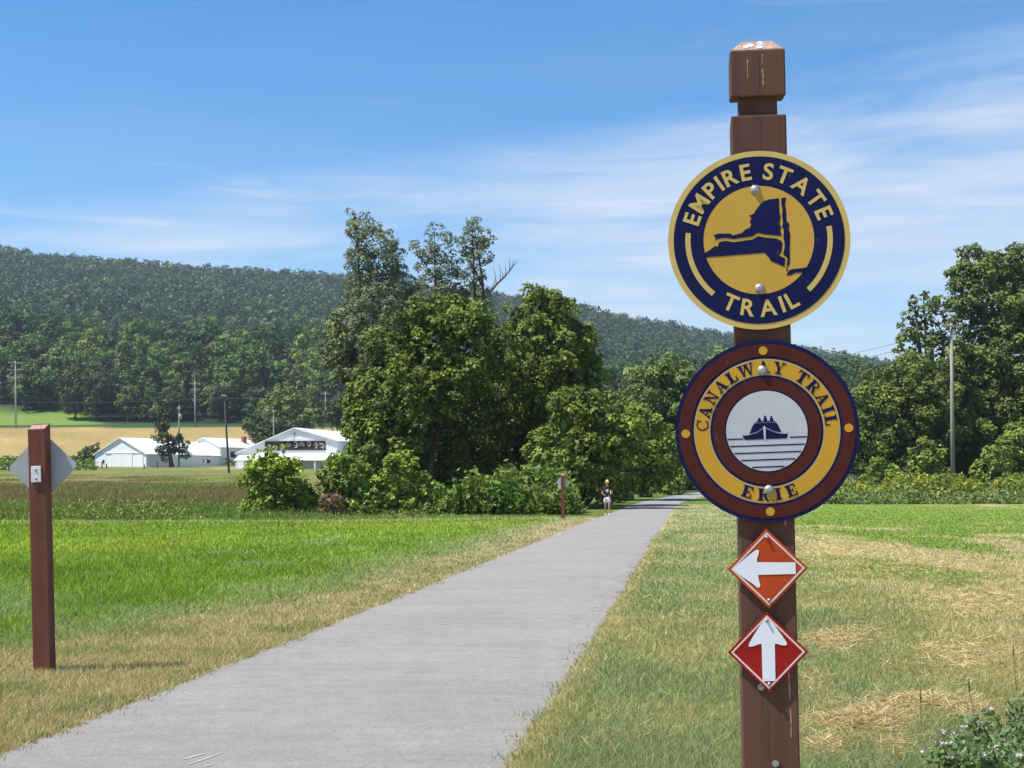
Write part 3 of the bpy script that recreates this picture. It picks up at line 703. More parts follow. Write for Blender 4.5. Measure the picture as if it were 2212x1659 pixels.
# ------------------------------------------------------------------ weeds, goldenrod, meadow (stuff)
def weed_mass(name, label, x, y, hmean, leaf, cols, seed, per=10, spread=.22):
    g = np.random.default_rng(seed); n = len(x); z = terrain(x, y)
    hh = hmean * g.uniform(.35, 1.3, n) * (.35 + 1.5 * smooth(.3, .75, fbm(x * .55, y * .3 + seed, 3))); idx = np.repeat(np.arange(n), per); m = len(idx); f = g.random(m) ** .7
    P = np.stack([x[idx] + g.normal(0, spread, m), y[idx] + g.normal(0, spread, m), z[idx] + hh[idx] * f], -1)
    Nn = unit(g.normal(size=(m, 3)) * .7 + np.array([0, 0, .5]))
    ci = g.integers(0, len(cols), n)[idx]; C = np.array(cols)[ci] * np.array([1.5, 1.38, 1.2]) * g.uniform(.65, 1.35, m)[:, None]
    V, Fc, CC = leaves(P, Nn, np.full(m, leaf), C, g, .2, 2.2)
    return tag(link(name, mesh_np(name, V, Fc, CC), M_LEAF), label, None, None, 'stuff')
def band_points(px0, px1, Y0, Y1, n, g):
    px = g.uniform(px0, px1, n); y = g.uniform(Y0, Y1, n); return (px - CX) / F * y, y
def weeds():
    g = np.random.default_rng(101)
    x, y = band_points(900, 1238, 71, 79, 1500, g)
    weed_mass('weeds', 'waist-high green weeds between the bushes and the small brown post', x, y, 1.15, .17, [(.105,.165,.03), (.09,.15,.03), (.13,.17,.035)], 102, 16)
    x, y = band_points(-120, 905, 62.5, 100, 3600, g)
    k = ((y > 66) | (x < -14)) & (fbm(x / 3.0, y / 4.5, 3) + .004 * (78 - y) > .46 + .12 * g.random(len(x))); x, y = x[k], y[k]
    weed_mass('weeds', 'low leafy weeds along the far edge of the bright lawn', x, y, .28, .085, [(.125,.175,.034), (.15,.19,.04), (.10,.145,.032), (.16,.15,.06)], 103, 14, .8)
    x, y = band_points(-120, 640, 62.5, 235, 13000, g)
    k = fbm(x / 5, y / 12 + 20, 3) + .25 * g.random(len(x)) > .40 + .35 * smooth(130, 235, y); x, y = x[k], y[k]
    col, _, _ = zones(x, y)
    g2 = np.random.default_rng(104); n = len(x); idx = np.repeat(np.arange(n), 9); m = len(idx)
    V, Fc, C = blades(x[idx] + g2.normal(0, 1.2, m), y[idx] + g2.normal(0, 1.2, m), g2.uniform(.12, .45, m) * (1 - .6 * smooth(110, 230, y[idx])) * (.4 + 1.1 * fbm(x[idx] / 3, y[idx] / 6, 3)), np.clip(.0007 * y[idx], .04, .14), col[idx] * (1.25 * np.exp(g2.normal(0, .3, m)))[:, None], g2, .4)
    tag(link('meadow', mesh_np('meadow', V, Fc, C), M_GRASS), 'brownish uncut meadow grass between the lawn and the white barns', None, None, 'stuff')
    # right side: rank green weeds, then goldenrod
    x, y = band_points(1560, 2420, 100, 116, 3800, g)
    weed_mass('weeds', 'rank grey-green weeds at the far edge of the mown field', x, y, .36, .13, [(.15,.185,.055), (.12,.17,.05), (.085,.13,.04)], 105, 10)
    x, y = band_points(1780, 2420, 117, 133, 2600, g)
    weed_mass('goldenrod', 'band of yellow-flowered goldenrod in front of the trees', x, y, .9, .16, [(.30,.28,.03), (.20,.23,.035), (.14,.20,.04), (.11,.17,.035), (.12,.17,.04)], 106, 15)
    x, y = band_points(-120, 520, 318, 340, 900, g); x2, y2 = band_points(-100, 200, 268, 320, 1500, g)
    x = np.concatenate([x, x2]); y = np.concatenate([y, y2])
    weed_mass('weeds', 'weeds growing round the low white barn', x, y, .9, .4, [(.11,.17,.035), (.14,.19,.04), (.08,.12,.03)], 107, 8, .5)
    # tufts along the trail's edges
    g3 = np.random.default_rng(108); n = 900
    ty = 8 + 36 * g3.random(n) ** 1.7; side = np.where(g3.random(n) < .5, -1, 1); tx = trail_x(ty) + side * (HALF + g3.normal(.10, .10, n))
    ok = g3.random(n) < 0.75; ty, tx = ty[ok], tx[ok]; n = len(ty)
    idx = np.repeat(np.arange(n), 14); m = len(idx); fresh = (g3.random(n) < .45)[idx]
    C = np.where(fresh[:, None], np.array([.12, .20, .035]), C_STRAW * .8) * g3.uniform(.6, 1.3, m)[:, None]
    V, Fc, C = blades(tx[idx] + g3.normal(0, .05, m), ty[idx] + g3.normal(0, .05, m), g3.uniform(.02, .06, m), np.full(m, .008), C, g3, .9)
    tag(link('grass', mesh_np('grass_tufts', V, Fc, C), M_GRASS), 'ragged tufts and dry blades along the trail edges', None, None, 'stuff')
weeds()

def straw():
    """Cut straw lying in swathes on the mown ground right of the post."""
    g = np.random.default_rng(111); V = []; C = []
    for (px, py, sx, sy, n, hh) in ((1870,1570,110,34,6500,.09),(1800,1390,80,26,2600,.08),(1990,1530,120,26,3600,.08),(1790,1620,60,30,1500,.05),(2060,1420,150,50,1800,.04),(1760,1480,40,30,900,.04),(2080,1540,70,25,1300,.06),(1850,1370,80,30,900,.04),
                                    (2000,1230,200,25,1600,.04),(1800,1190,120,22,900,.04),(2120,1300,120,30,900,.04),(1930,1620,50,25,900,.05),(1320,1600,150,40,500,.02),(1480,1320,160,60,400,.02)):
        p = g.normal(size=(n, 2)); qx = px + p[:, 0] * sx * .6; qy = py + p[:, 1] * sy * .6
        a = (qx - CX) / F; b = (CY - qy) / F; rz = SP + CP * b; ok = rz < -0.02; t = -EYE / rz
        x = (a * t)[ok]; y = ((CP - SP * b) * t)[ok]; m = len(x); prof = np.exp(-.5 * (p[ok] ** 2).sum(1)); z = hh * prof * g.random(m) + .012
        th = g.uniform(0, 2 * PI, m); ln = g.uniform(.04, .22, m); w = np.clip(.00045 * y, .003, .02); tilt = g.normal(0, .25, m)
        dx, dy = np.cos(th) * ln / 2, np.sin(th) * ln / 2; wx, wy = -np.sin(th) * w / 2, np.cos(th) * w / 2; dz = ln / 2 * tilt
        q = np.stack([np.stack([x-dx-wx, y-dy-wy, z-dz], -1), np.stack([x+dx-wx, y+dy-wy, z+dz], -1), np.stack([x+dx+wx, y+dy+wy, z+dz+w*.5], -1), np.stack([x-dx+wx, y-dy+wy, z-dz+w*.5], -1)], 1)
        q[:, :, 2] = np.maximum(q[:, :, 2], .006)
        V.append(q.reshape(-1, 3)); c = np.array([.66, .52, .28]) * g.uniform(.3, 1.3, m)[:, None]; C.append(np.repeat(c, 4, 0))
    V = np.concatenate(V); C = np.concatenate(C); Fq = np.arange(len(V)).reshape(-1, 4)
    tag(link('straw', mesh_np('straw', V, Fq, C), M_GRASS), 'dry cut straw lying in patches on the mown grass', None, None, 'stuff')
straw()

# ------------------------------------------------------------------ farm buildings
def base_z(px, Y): x = (px - CX) / F * Y; return x, tz(x, Y)
def gable_poly(W, He, Hr): return [(0, 0), (W, 0), (W, He), (W / 2, Hr), (0, He)]
def pitched_roof(name, root, x0, xr, x1, z0, zr, z1, y0, y1, oh, th=.16, mat=None):
    """Two roof slabs over eaves (x0,z0), (x1,z1) and ridge (xr,zr), from y0 to y1 with overhang oh."""
    out = []
    for (xe, ze) in ((x0, z0), (x1, z1)):
        d = Vector((xe - xr, 0, ze - zr)).normalized(); e = Vector((xe, 0, ze)) + d * oh; r = Vector((xr, 0, zr)); n = Vector((0, 0, th))
        if xe > xr: P = [r, e, e + n, r + n]
        else: P = [e, r, r + n, e + n]
        mb = MB(); mb.prism([(p.x, p.z + .02) for p in P], y0 - oh, y1 + oh); out.append(mb.build(name, mat or M_ROOF, root))
    return out
def window(root, x, z, w, h, y=-.0, glass=M_GLASS):
    fr = MB()
    for (a, b) in (((x-w/2-.1, y-.06, z-.1), (x+w/2+.1, y-.005, z)), ((x-w/2-.1, y-.06, z+h), (x+w/2+.1, y-.005, z+h+.1)), ((x-w/2-.1, y-.06, z), (x-w/2, y-.005, z+h)), ((x+w/2, y-.06, z), (x+w/2+.1, y-.005, z+h))): fr.box(a, b)
    f = fr.build('window', M_BARN, root)
    MB().box((x-w/2, y-.03, z), (x+w/2, y-.004, z+h)).build('pane', glass, f)
    return f
R45 = -math.radians(45)
def farm():
    # low white barn, gable to the left, with its low wing and the taller block behind it
    Y = 300; x, z = base_z(317, Y); z -= .1
    W = 14.4; cw, sw = math.cos(math.radians(30)), math.sin(math.radians(30)); org = Vector((x - W * cw, Y + W * sw, z))
    r = empty('white_barn', org, 'low white barn with wide gable end and white double doors', 'barn', None, -math.radians(30))
    He, Hr = 2.75, 6.05
    MB().prism(gable_poly(W, He, Hr), 0, 9.2).build('wall', M_BARN, r)
    pitched_roof('roof', r, 0, W/2, W, He, Hr, He, 0, 9.2, .38)
    for i in range(2): MB().box((4.8 + i * 2.9, -.1, .1), (7.65 + i * 2.9, -.01, 2.85)).build('door', M_BARN, r)
    MB().box((10.8, -.09, .1), (13.6, -.01, 2.6)).build('door', M_BARN, r)
    MB().box((2.9, -.16, 2.95), (13.9, -.012, 3.12)).build('door_track', M_BARN, r)
    window(r, 2.5, .9, .55, .8)
    # wing and block: local x runs along the ridge (towards the right and away), local y into the building
    a = Vector((x, Y, z)) + Vector((sw, cw, 0)) * 9.2
    r = empty('farm_building', a, 'long white farm building with brick chimney and taller end block', 'building', None, math.radians(60))
    def wing(x0, x1, D, He, Hr, y0=0):
        mb = MB(); P = [(y0, 0), (y0 + D, 0), (y0 + D, He), (y0 + D/2, Hr), (y0, He)]; n = 5
        V = [(x0, p, q) for p, q in P] + [(x1, p, q) for p, q in P]
        mb.add(V, [list(range(n-1, -1, -1)), list(range(n, 2*n))] + [[i, (i+1) % n, (i+1) % n + n, i+n] for i in range(n)]); mb.build('wall', M_BARN, r)
        for s in (0, 1):
            ye = y0 - .35 if s == 0 else y0 + D + .35; ze = He - .35 * (Hr - He) / (D/2); mb = MB(); th = .16
            Q = [(ye, ze + .02), (y0 + D/2, Hr + .02), (y0 + D/2, Hr + th), (ye, ze + th)]
            V = [(x0 - .3, p, q) for p, q in Q] + [(x1 + .3, p, q) for p, q in Q]; n4 = 4
            mb.add(V, [[3,2,1,0],[4,5,6,7]] + [[i, (i+1) % 4, (i+1) % 4 + 4, i+4] for i in range(4)]); mb.build('roof', M_ROOF, r)
    wing(.02, 13.0, 12.4, 2.75, 5.6); wing(13.05, 33, 9.6, 4.6, 6.6, -.12)
    window(r, 8.8, 1.1, 2.2, .75); window(r, 17.2, 2.4, 1.8, 1.3, -.12); window(r, 27.0, 2.4, 1.8, 1.3, -.12)
    MB().box((5.4, -.07, .05), (6.6, -.01, 2.1)).build('door', M_BARN, r)
    MB().box((23.5, 2.2, 5.2), (24.4, 3.0, 7.2)).build('chimney', M_BRICK, r)
    # big barn with the mural
    Y = 284; xl, z = base_z(508, Y); xr_, _ = base_z(732, Y); ang = math.radians(14); W = (xr_ - xl) / math.cos(ang); z = tz(xl, Y) - .1
    r = empty('big_barn', (xl, Y + W * math.sin(ang) * .5, z), 'big white gabled barn with a dark scrollwork mural above its porch', 'barn', None, -ang)
    k = pxm(Y) ; zof = lambda py: (HORIZON - py) * pxm(Y) + EYE - z
    xp = W * .576; hl, hp, hr = zof(979), zof(926), zof(954)
    poly = [(0, 0), (W, 0), (W, hr), (xp, hp), (0, hl)]
    MB().prism(poly, 0, 26).build('wall', M_BARN, r)
    pitched_roof('roof', r, 0, xp, W, hl, hp, hr, 0, 26, .45, .18)
    X = lambda px: (px - 508) / 224 * W
    MB().box((X(571), -.12, zof(973)), (X(706), -.01, zof(953.5))).build('mural_panel', M_MURAL, r)
    mp = r.children[-1]
    rr = np.random.default_rng(3)
    for i in range(9):
        cx = X(580) + i * (X(698) - X(580)) / 8; cz = (zof(973) + zof(953.5)) / 2 + rr.uniform(-.25, .25); R = rr.uniform(.45, .65); a0 = rr.uniform(0, 6.28); sg = rr.choice([-1, 1])
        pts = [(cx + R * (1 - .10 * q / 3) * math.cos(a0 + sg * q * .42), -.14, min(zof(954.2), max(zof(972.3), cz + R * (1 - .1 * q / 3) * math.sin(a0 + sg * q * .42)))) for q in range(9)]
        MB().tube(pts, .12, 5).build('scroll', M_MURAL2, r)
        MB().tube([(cx - .2, -.14, cz), (cx + .15, -.14, cz + .12 * sg), (cx + .5, -.14, cz - .2 * sg)], .10, 5).build('scroll', M_MURAL2, r)
    MB().box((X(575), -.35, zof(989)), (X(728), -.0, zof(983))).build('porch_fascia', M_BARN, r)
    mb = MB(); mb.add([(X(515), -3.0, zof(996)), (X(730), -3.0, zof(996)), (X(730), -.02, zof(984)), (X(515), -.02, zof(984)), (X(515), -3.0, zof(994)), (X(730), -3.0, zof(994)), (X(730), -.02, zof(982)), (X(515), -.02, zof(982))],
        [[3,2,1,0],[4,5,6,7],[0,1,5,4],[1,2,6,5],[2,3,7,6],[3,0,4,7]]); mb.build('porch_roof', M_ROOF, r)
    for px in (520, 555, 590, 625, 660, 695, 725): MB().box((X(px) - .12, -2.9, -.3), (X(px) + .12, -2.66, zof(995.5))).build('porch_column', M_BARN, r)
    mb = MB(); mb.tube([(X(637), -.1, zof(938)), (X(637), -.01, zof(938))], .32, 16); mb.build('round_vent', M_SIGNBACK, r)
    for s in (0, 1):
        mb = MB(); xx = (X(603), X(636)) if s == 0 else (X(640), X(682)); zz = zof(952.5)
        tri = [(xx[0], zz), (xx[1], zz), (xx[1] if s == 0 else xx[0], zof(945))]
        mb.prism(tri, -.5, -.01); mb.build('gable_trim', M_BARN, r)
    # small shed half hidden by the wide tree
    Y = 276; x0, z = base_z(738, Y); r = empty('white_shed', (x0, Y, tz(x0, Y) - .1), 'small white shed half hidden by the wide dark tree', 'shed', None, -ang)
    MB().prism(gable_poly(5.2, 2.6, 3.8), 0, 6).build('wall', M_BARN, r); pitched_roof('roof', r, 0, 2.6, 5.2, 2.6, 3.8, 2.6, 0, 6, .25, .12)
    MB().box((1.6, -.07, .05), (2.6, -.01, 2.1)).build('door', M_BARN, r)
farm()

# ------------------------------------------------------------------ utility poles, fence posts and wires
def pole(px_t, py_t, px_b, Y, r, mat, label, arms=(), transformer=None, group=None, z_extra=0):
    b = at(px_b, HORIZON, Y); b.z = tz(b.x, Y) - .2; t = at(px_t, py_t, Y)
    root = empty('utility_pole', b, label, 'pole', group); d = t - b
    MB().tube([(0, 0, -.3), d * .5, d], [r * 1.15, r, r * .8], 10).build('shaft', mat, root, True)
    k = pxm(Y)
    for (py, wpx, tilt) in arms:
        p = at(px_t, py, Y) - b; w = wpx * k / 2; yo = -r - .06
        p.x = d.x * (p.z / d.z)
        MB().box((p.x - w, yo - .07, p.z - .09), (p.x + w, yo + .07, p.z + .09), Matrix.Rotation(0, 4, 'Z')).build('crossarm', mat, root)
        for f in (-.92, -.5, .5, .92): MB().tube([(p.x + f * w, yo, p.z + .07), (p.x + f * w, yo, p.z + .3), (p.x + f * w, yo, p.z + .34)], [.05, .08, .04], 6).build('insulator', M_GALV, root)
        for s in (-1, 1): MB().tube([(p.x + s * .55 * w, yo, p.z - .05), (p.x + s * .02, -r * .7, p.z - .8)], .03, 5).build('brace', mat, root)
    if transformer:
        p = at(transformer[0], transformer[1], Y) - b
        MB().tube([(p.x, -r, p.z - .55), (p.x, -r, p.z + .45), (p.x, -r, p.z + .52)], [.28, .28, .12], 12).build('transformer', M_GALV, root, True)
    return root, t
farm_poles = []
p1 = pole(33, 780, 32, 418, .22, M_POLEG, 'grey pole with three crossarms at the far edge of the tan field', [(784, 30, 0), (799, 36, 0), (815, 34, 0)])
p2 = pole(421, 824, 420, 430, .22, M_POLEG, 'grey pole with two crossarms between tan field and wood', [(829, 24, 0), (842, 24, 0)])
p3 = pole(387, 876, 386, 301, .15, M_POLE, 'pale farm pole with a transformer by the small leaning tree', [(884, 9, 0)], (390, 900))
p4 = pole(484, 852, 495, 245, .16, M_POLED, 'leaning dark wooden pole in front of the taller white farm block', [(858, 8, 0)])
p5 = pole(591, 886, 591, 322, .14, M_POLE, 'pale pole rising behind the left roof slope of the big white barn', [(890, 8, 0)])
p6 = pole(703, 846, 703, 430, .2, M_POLEG, 'far pole with one crossarm above the ridge of the big white barn', [(851, 20, 0)])
p7 = pole(2055, 698, 2058, 134, .17, M_POLE, 'tall bare wooden utility pole in front of the trees across the field', [(705, 46, 0)])
def wire(pts, r, label, sag=.02):
    mb = MB(); P = []
    for a, b in zip(pts[:-1], pts[1:]):
        L = (b - a).length
        for i in range(13):
            f = i / 12; p = a.lerp(b, f); p.z -= 4 * sag * L * f * (1 - f); P.append(p)
    mb.tube(P, r, 5); o = mb.build('power_line', M_WIRE); tag(o, label, 'wire', 'power lines')
    return o
for dz, lab in ((.3, 'top wire'), (-1.9, 'middle wire'), (-4.0, 'lowest wire')):
    wire([at(-160, 778, 415) + Vector((0, 0, dz)), p1[1] + Vector((0, 0, dz)), p2[1] + Vector((0, 0, dz * .5)), p6[1] + Vector((0, 0, dz * .4)), at(1000, 860, 440) + Vector((0, 0, dz * .4))], .035, lab + ' of the power line crossing before the far wood', .012)
wire([p3[1] + Vector((0, 0, .1)), p4[1] + Vector((0, 0, .1)), p5[1] + Vector((0, 0, .1))], .03, 'thin wire strung between the farm poles')
wire([at(-150, 862, 280), p4[1] + Vector((0, 0, -.6)), at(1000, 850, 230)], .03, 'long dark wire passing the leaning dark pole', .01)
for i, (py, pr, lab) in enumerate(((716, 705, 'upper'), (735, 770, 'lower'))):
    wire([at(1560, 798 - 8 * (1 - i), 320), at(2055, py - 6, 134), at(2420, pr - 8, 134)], .02, lab + ' wire running to the tall bare utility pole', .008)
for i, (px, py) in enumerate(((220, 997), (230, 1002), (312, 1003), (340, 997))):
    Y = 283; b = at(px, HORIZON, Y); b.z = tz(b.x, Y) - .1; t = at(px, py, Y)
    o = MB().tube([b, b.lerp(t, .5), t], [.13, .12, .11], 7).build('fence_post', M_FENCE)
    tag(o, 'short dark fence post standing in front of the low white barn', 'post', 'fence posts before the low barn')
for i, px in enumerate((18, 152)):
    Y = 262; b = at(px, HORIZON, Y); b.z = tz(b.x, Y) - .1
    o = MB().tube([b, b + Vector((0, 0, .8)), b + Vector((0, 0, 1.7))], [.12, .11, .10], 7).build('fence_post', M_FENCE)
    tag(o, 'weathered fence post standing in the weeds away from the barns', 'post', 'fence posts in the weeds')

# ------------------------------------------------------------------ posts
def lean_matrix(lean, rz): return Matrix.Rotation(lean, 4, 'Y') @ Matrix.Rotation(rz, 4, 'Z')
SIGN_Y = 3.715
K = pxm(SIGN_Y)                       # metres per view pixel at the big post
RZ_MAIN = -math.radians(7.0)          # the post faces back along the trail
W6 = 0.140
def main_post():
    top = at(1634, 80, SIGN_Y); base = at(1665, 1659, SIGN_Y); top.x *= 1 + .066 / SIGN_Y; base.x *= 1 + .066 / SIGN_Y; d = (top - base); base = base - d * (base.z / d.z); ln = (top - base).length
    lean = math.atan2(d.x, d.z)
    root = empty('sign_post', (base.x, SIGN_Y + W6 / 2 + .006, 0), 'square brown wooden post with notched neck and chamfered top carrying trail signs', 'post')
    root.rotation_euler = (Matrix.Rotation(lean, 4, 'Y') @ Matrix.Rotation(RZ_MAIN, 4, 'Z')).to_euler()
    h = W6 / 2
    z = lambda py: ln - (py - 80) * K
    def ring(w, zz): return [(-w, -w, zz), (w, -w, zz), (w, w, zz), (-w, w, zz)]
    def stack(rs):
        V = [p for rr in rs for p in ring(*rr)]; n = len(rs)
        return V, [[3,2,1,0]] + [[i*4+j, i*4+(j+1)%4, (i+1)*4+(j+1)%4, (i+1)*4+j] for i in range(n-1) for j in range(4)] + [[(n-1)*4+j for j in range(4)]]
    bevel(MB().add(*stack([(h, -.4), (h, z(252))])).build('shaft', M_POST, root), .004)
    bevel(MB().add(*stack([(h * .70, z(254)), (h * .70, z(196))])).build('neck', M_POST, root), .003)
    V, Fs = stack([(h, z(211)), (h, z(106))]); V = [(x, y, q + (.021 * (y + h) / W6 if i < 4 else 0)) for i, (x, y, q) in enumerate(V)]
    bevel(MB().add(V, Fs).build('head', M_POST, root), .004)
    bevel(MB().add(*stack([(h * .995, z(106.5)), (h * .60, z(82)), (h * .55, z(80))])).build('chamfered_cap', M_ENDGRAIN, root), .004)
    m, t, b = new_mat('bird_dropping'); f = noise(t, 60, 3); t.links.new(ramp(t, f, [(.3, .55), (.7, .85)]), b.inputs['Base Color'])
    g = np.random.default_rng(4)
    for q in range(5):
        cx, cz = g.uniform(-.4, .15) * h, z(86 + q * 3.2); yy = -h * (.60 + (cz - z(82)) / (z(106) - z(82)) * .40) - .0012
        pts = [(cx + math.cos(a) * .009 * g.uniform(.5, 1.3), yy - .0 , cz + math.sin(a) * .006 * g.uniform(.6, 1.3)) for a in np.linspace(0, 2 * PI, 9)[:-1]]
        s = .40 * h / ((106 - 82) * K)
        pts = [(x, -h * .60 - (z(82) - zz) * s - .0015, zz) for x, y, zz in pts]
        MB().add(pts, [list(range(8))]).build('bird_dropping', m, root)
    for (x0, p0, p1, sd) in ((.002, 112, 205, 1), (.004, 256, 326, 2), (.003, 716, 742, 3), (-.006, 1500, 1640, 5), (.03, 1130, 1230, 6)):
        q = np.random.default_rng(sd); n = 9; xs = x0 + np.cumsum(q.normal(0, .0006, n)); zs = [z(p0 + (p1 - p0) * i / (n - 1)) for i in range(n)]; wd = .0011 * np.sin(np.linspace(.25, 2.9, n)) + .0002
        V = [(xs[i] - wd[i], -h - .0006, zs[i]) for i in range(n)] + [(xs[i] + wd[i], -h - .0006, zs[i]) for i in range(n)]
        MB().add(V, [[i, i + n, i + n + 1, i + 1] for i in range(n - 1)]).build('drying_crack', M_POLED, root)
    for (x0, p0, p1, sd) in ((-.026, 128, 168, 11), (.012, 118, 140, 12), (.013, 150, 186, 13), (.048, 1450, 1520, 14), (.050, 1540, 1600, 15), (.046, 1130, 1150, 16)):
        q = np.random.default_rng(sd); n = 8; xs = x0 + q.normal(0, .0004, n); zs = [z(p0 + (p1 - p0) * i / (n - 1)) for i in range(n)]; wd = .0016 * q.uniform(.3, 1.3, n)
        V = [(xs[i] - wd[i], -h - .0005, zs[i]) for i in range(n)] + [(xs[i] + wd[i], -h - .0005, zs[i]) for i in range(n)]
        MB().add(V, [[i, i + n, i + n + 1, i + 1] for i in range(n - 1)]).build('scratch', M_ENDGRAIN, root)
    for (x, py) in ((-.022, 1494), (.01, 1655)):
        MB().tube([(x, -h + .004, z(py)), (x, -h - .003, z(py))], .011, 14).build('bolt_hole', M_POLED, root)
        MB().tube([(x, -h - .001, z(py)), (x, -h - .004, z(py))], .0085, 14).build('bolt', M_GALV, root)
    return root
POST = main_post()

def thing_on_post(name, label, cat, px, py, off=.0035, roll=0.0):
    """Frame whose local XZ plane is the post's front face, origin at the sign's centre."""
    p = at(px, py, SIGN_Y)
    r = empty(name, p + Vector((0, -off, 0)), label, cat)
    r.rotation_euler = (Matrix.Rotation(RZ_MAIN, 4, 'Z') @ Matrix.Rotation(-roll, 4, 'Y')).to_euler()
    return r
def disc_poly(R, n=96, cx=0, cz=0): return [(cx + R * math.cos(2 * PI * i / n), cz + R * math.sin(2 * PI * i / n)) for i in range(n)]
def plate(name, poly, y0, y1, mat, parent): return MB().prism(poly, y0, y1).build(name, mat, parent)
def ring_part(name, R0, R1, y, mat, parent, a0=0, a1=2 * PI, n=128, th=.0006):
    full = abs(a1 - a0 - 2 * PI) < 1e-6; k = n if full else n + 1; V = []; Fs = []
    for i in range(k):
        a = a0 + (a1 - a0) * i / n
        for R in (R0, R1): V.append((R * math.cos(a), y, R * math.sin(a)))
        for R in (R0, R1): V.append((R * math.cos(a), y + th, R * math.sin(a)))
    for i in range(n):
        p, q = i * 4, ((i + 1) % k) * 4
        Fs += [[p, p+1, q+1, q], [p+2, q+2, q+3, p+3], [p+1, p+3, q+3, q+1], [p, q, q+2, p+2]]
    if not full: Fs += [[0, 2, 3, 1], [n*4, n*4+1, n*4+3, n*4+2]]
    return MB().add(V, Fs).build(name, mat, parent)
def bolt(parent, x, z, y, r=.0098):
    prof = [(r * 1.3, 0), (r * 1.3, .0012), (r, .0016), (r * .97, .0045), (r * .8, .0062), (r * .4, .0070), (.0005, .0072)]; n = 18; V = []; Fs = []
    for (rr, h) in prof: V += [(x + rr * math.cos(2*PI*j/n), y - h, z + rr * math.sin(2*PI*j/n)) for j in range(n)]
    for i in range(len(prof)-1): Fs += [[i*n+j, i*n+(j+1)%n, (i+1)*n+(j+1)%n, (i+1)*n+j] for j in range(n)]
    return MB().add(V, [f[::-1] for f in Fs]).build('bolt', M_GALV, parent, True)

# lettering: plain sans from the built-in font, slab serif from strokes
_glyph = {}
def sans_glyph(ch):
    if ch not in _glyph:
        cu = bpy.data.curves.new('glyph', 'FONT'); cu.body = ch; cu.size = 1; cu.offset = .024; cu.resolution_u = 6; cu.fill_mode = 'FRONT'
        o = bpy.data.objects.new('glyph', cu); COL.objects.link(o); bpy.context.view_layer.update()
        me = bpy.data.meshes.new_from_object(o.evaluated_get(bpy.context.evaluated_depsgraph_get()))
        V = np.array([v.co[:2] for v in me.vertices]); Fs = [list(p.vertices) for p in me.polygons]
        COL.objects.unlink(o); bpy.data.objects.remove(o); bpy.data.curves.remove(cu); bpy.data.meshes.remove(me)
        x0 = V[:, 0].min(); x1 = V[:, 0].max(); V[:, 0] -= x0; _glyph[ch] = (V, Fs, x1 - x0)
    return _glyph[ch]
_capE = sans_glyph('E')[0]; CAP0, CAP1 = _capE[:, 1].min(), _capE[:, 1].max()
def letter(parent, V3, Fs, mat): return MB().add(V3, Fs).build('letter', mat, parent)
def sans_arc(parent, text, R, cap, span_deg, y, mat, bottom=False, center=0.0, gap=.10, space=.42, wide=1.0):
    """Letters on a circle of radius R (mid height), first to last letter centres spread over +-span_deg/2."""
    sc = cap / (CAP1 - CAP0); ws = [(sans_glyph(c)[2] if c != ' ' else space) for c in text]
    cs = []; t = 0
    for c, w in zip(text, ws): cs.append(t + w / 2); t += w + gap
    cs = np.array(cs); a = (cs - cs[0]) / (cs[-1] - cs[0]) - .5; a = np.radians(a * span_deg + center)
    for c, w, th in zip(text, ws, a):
        if c == ' ': continue
        V, Fs, _ = sans_glyph(c); lx = (V[:, 0] - w / 2) * sc * wide; lz = (V[:, 1] - (CAP0 + CAP1) / 2) * sc
        if not bottom: X = np.sin(th) * (R + lz) + np.cos(th) * lx; Z = np.cos(th) * (R + lz) - np.sin(th) * lx
        else: X = np.sin(th) * (R - lz) + np.cos(th) * lx; Z = -np.cos(th) * (R - lz) + np.sin(th) * lx
        letter(parent, [(p, y, q) for p, q in zip(X, Z)], Fs, mat)
def rc(x0, y0, x1, y1): return [(x0, y0), (x1, y0), (x1, y1), (x0, y1)]
def arc_poly(cx, cz, ro, ri, a0, a1, sx=1.0, n=14):
    A = np.radians(np.linspace(a0, a1, n)); o = [(cx + ro * sx * math.cos(t), cz + ro * math.sin(t)) for t in A]
    i = [(cx + (ro - (ro - ri)) * sx * math.cos(t) * (1 - .0), cz + ri * math.sin(t)) for t in A[::-1]]
    return o + i
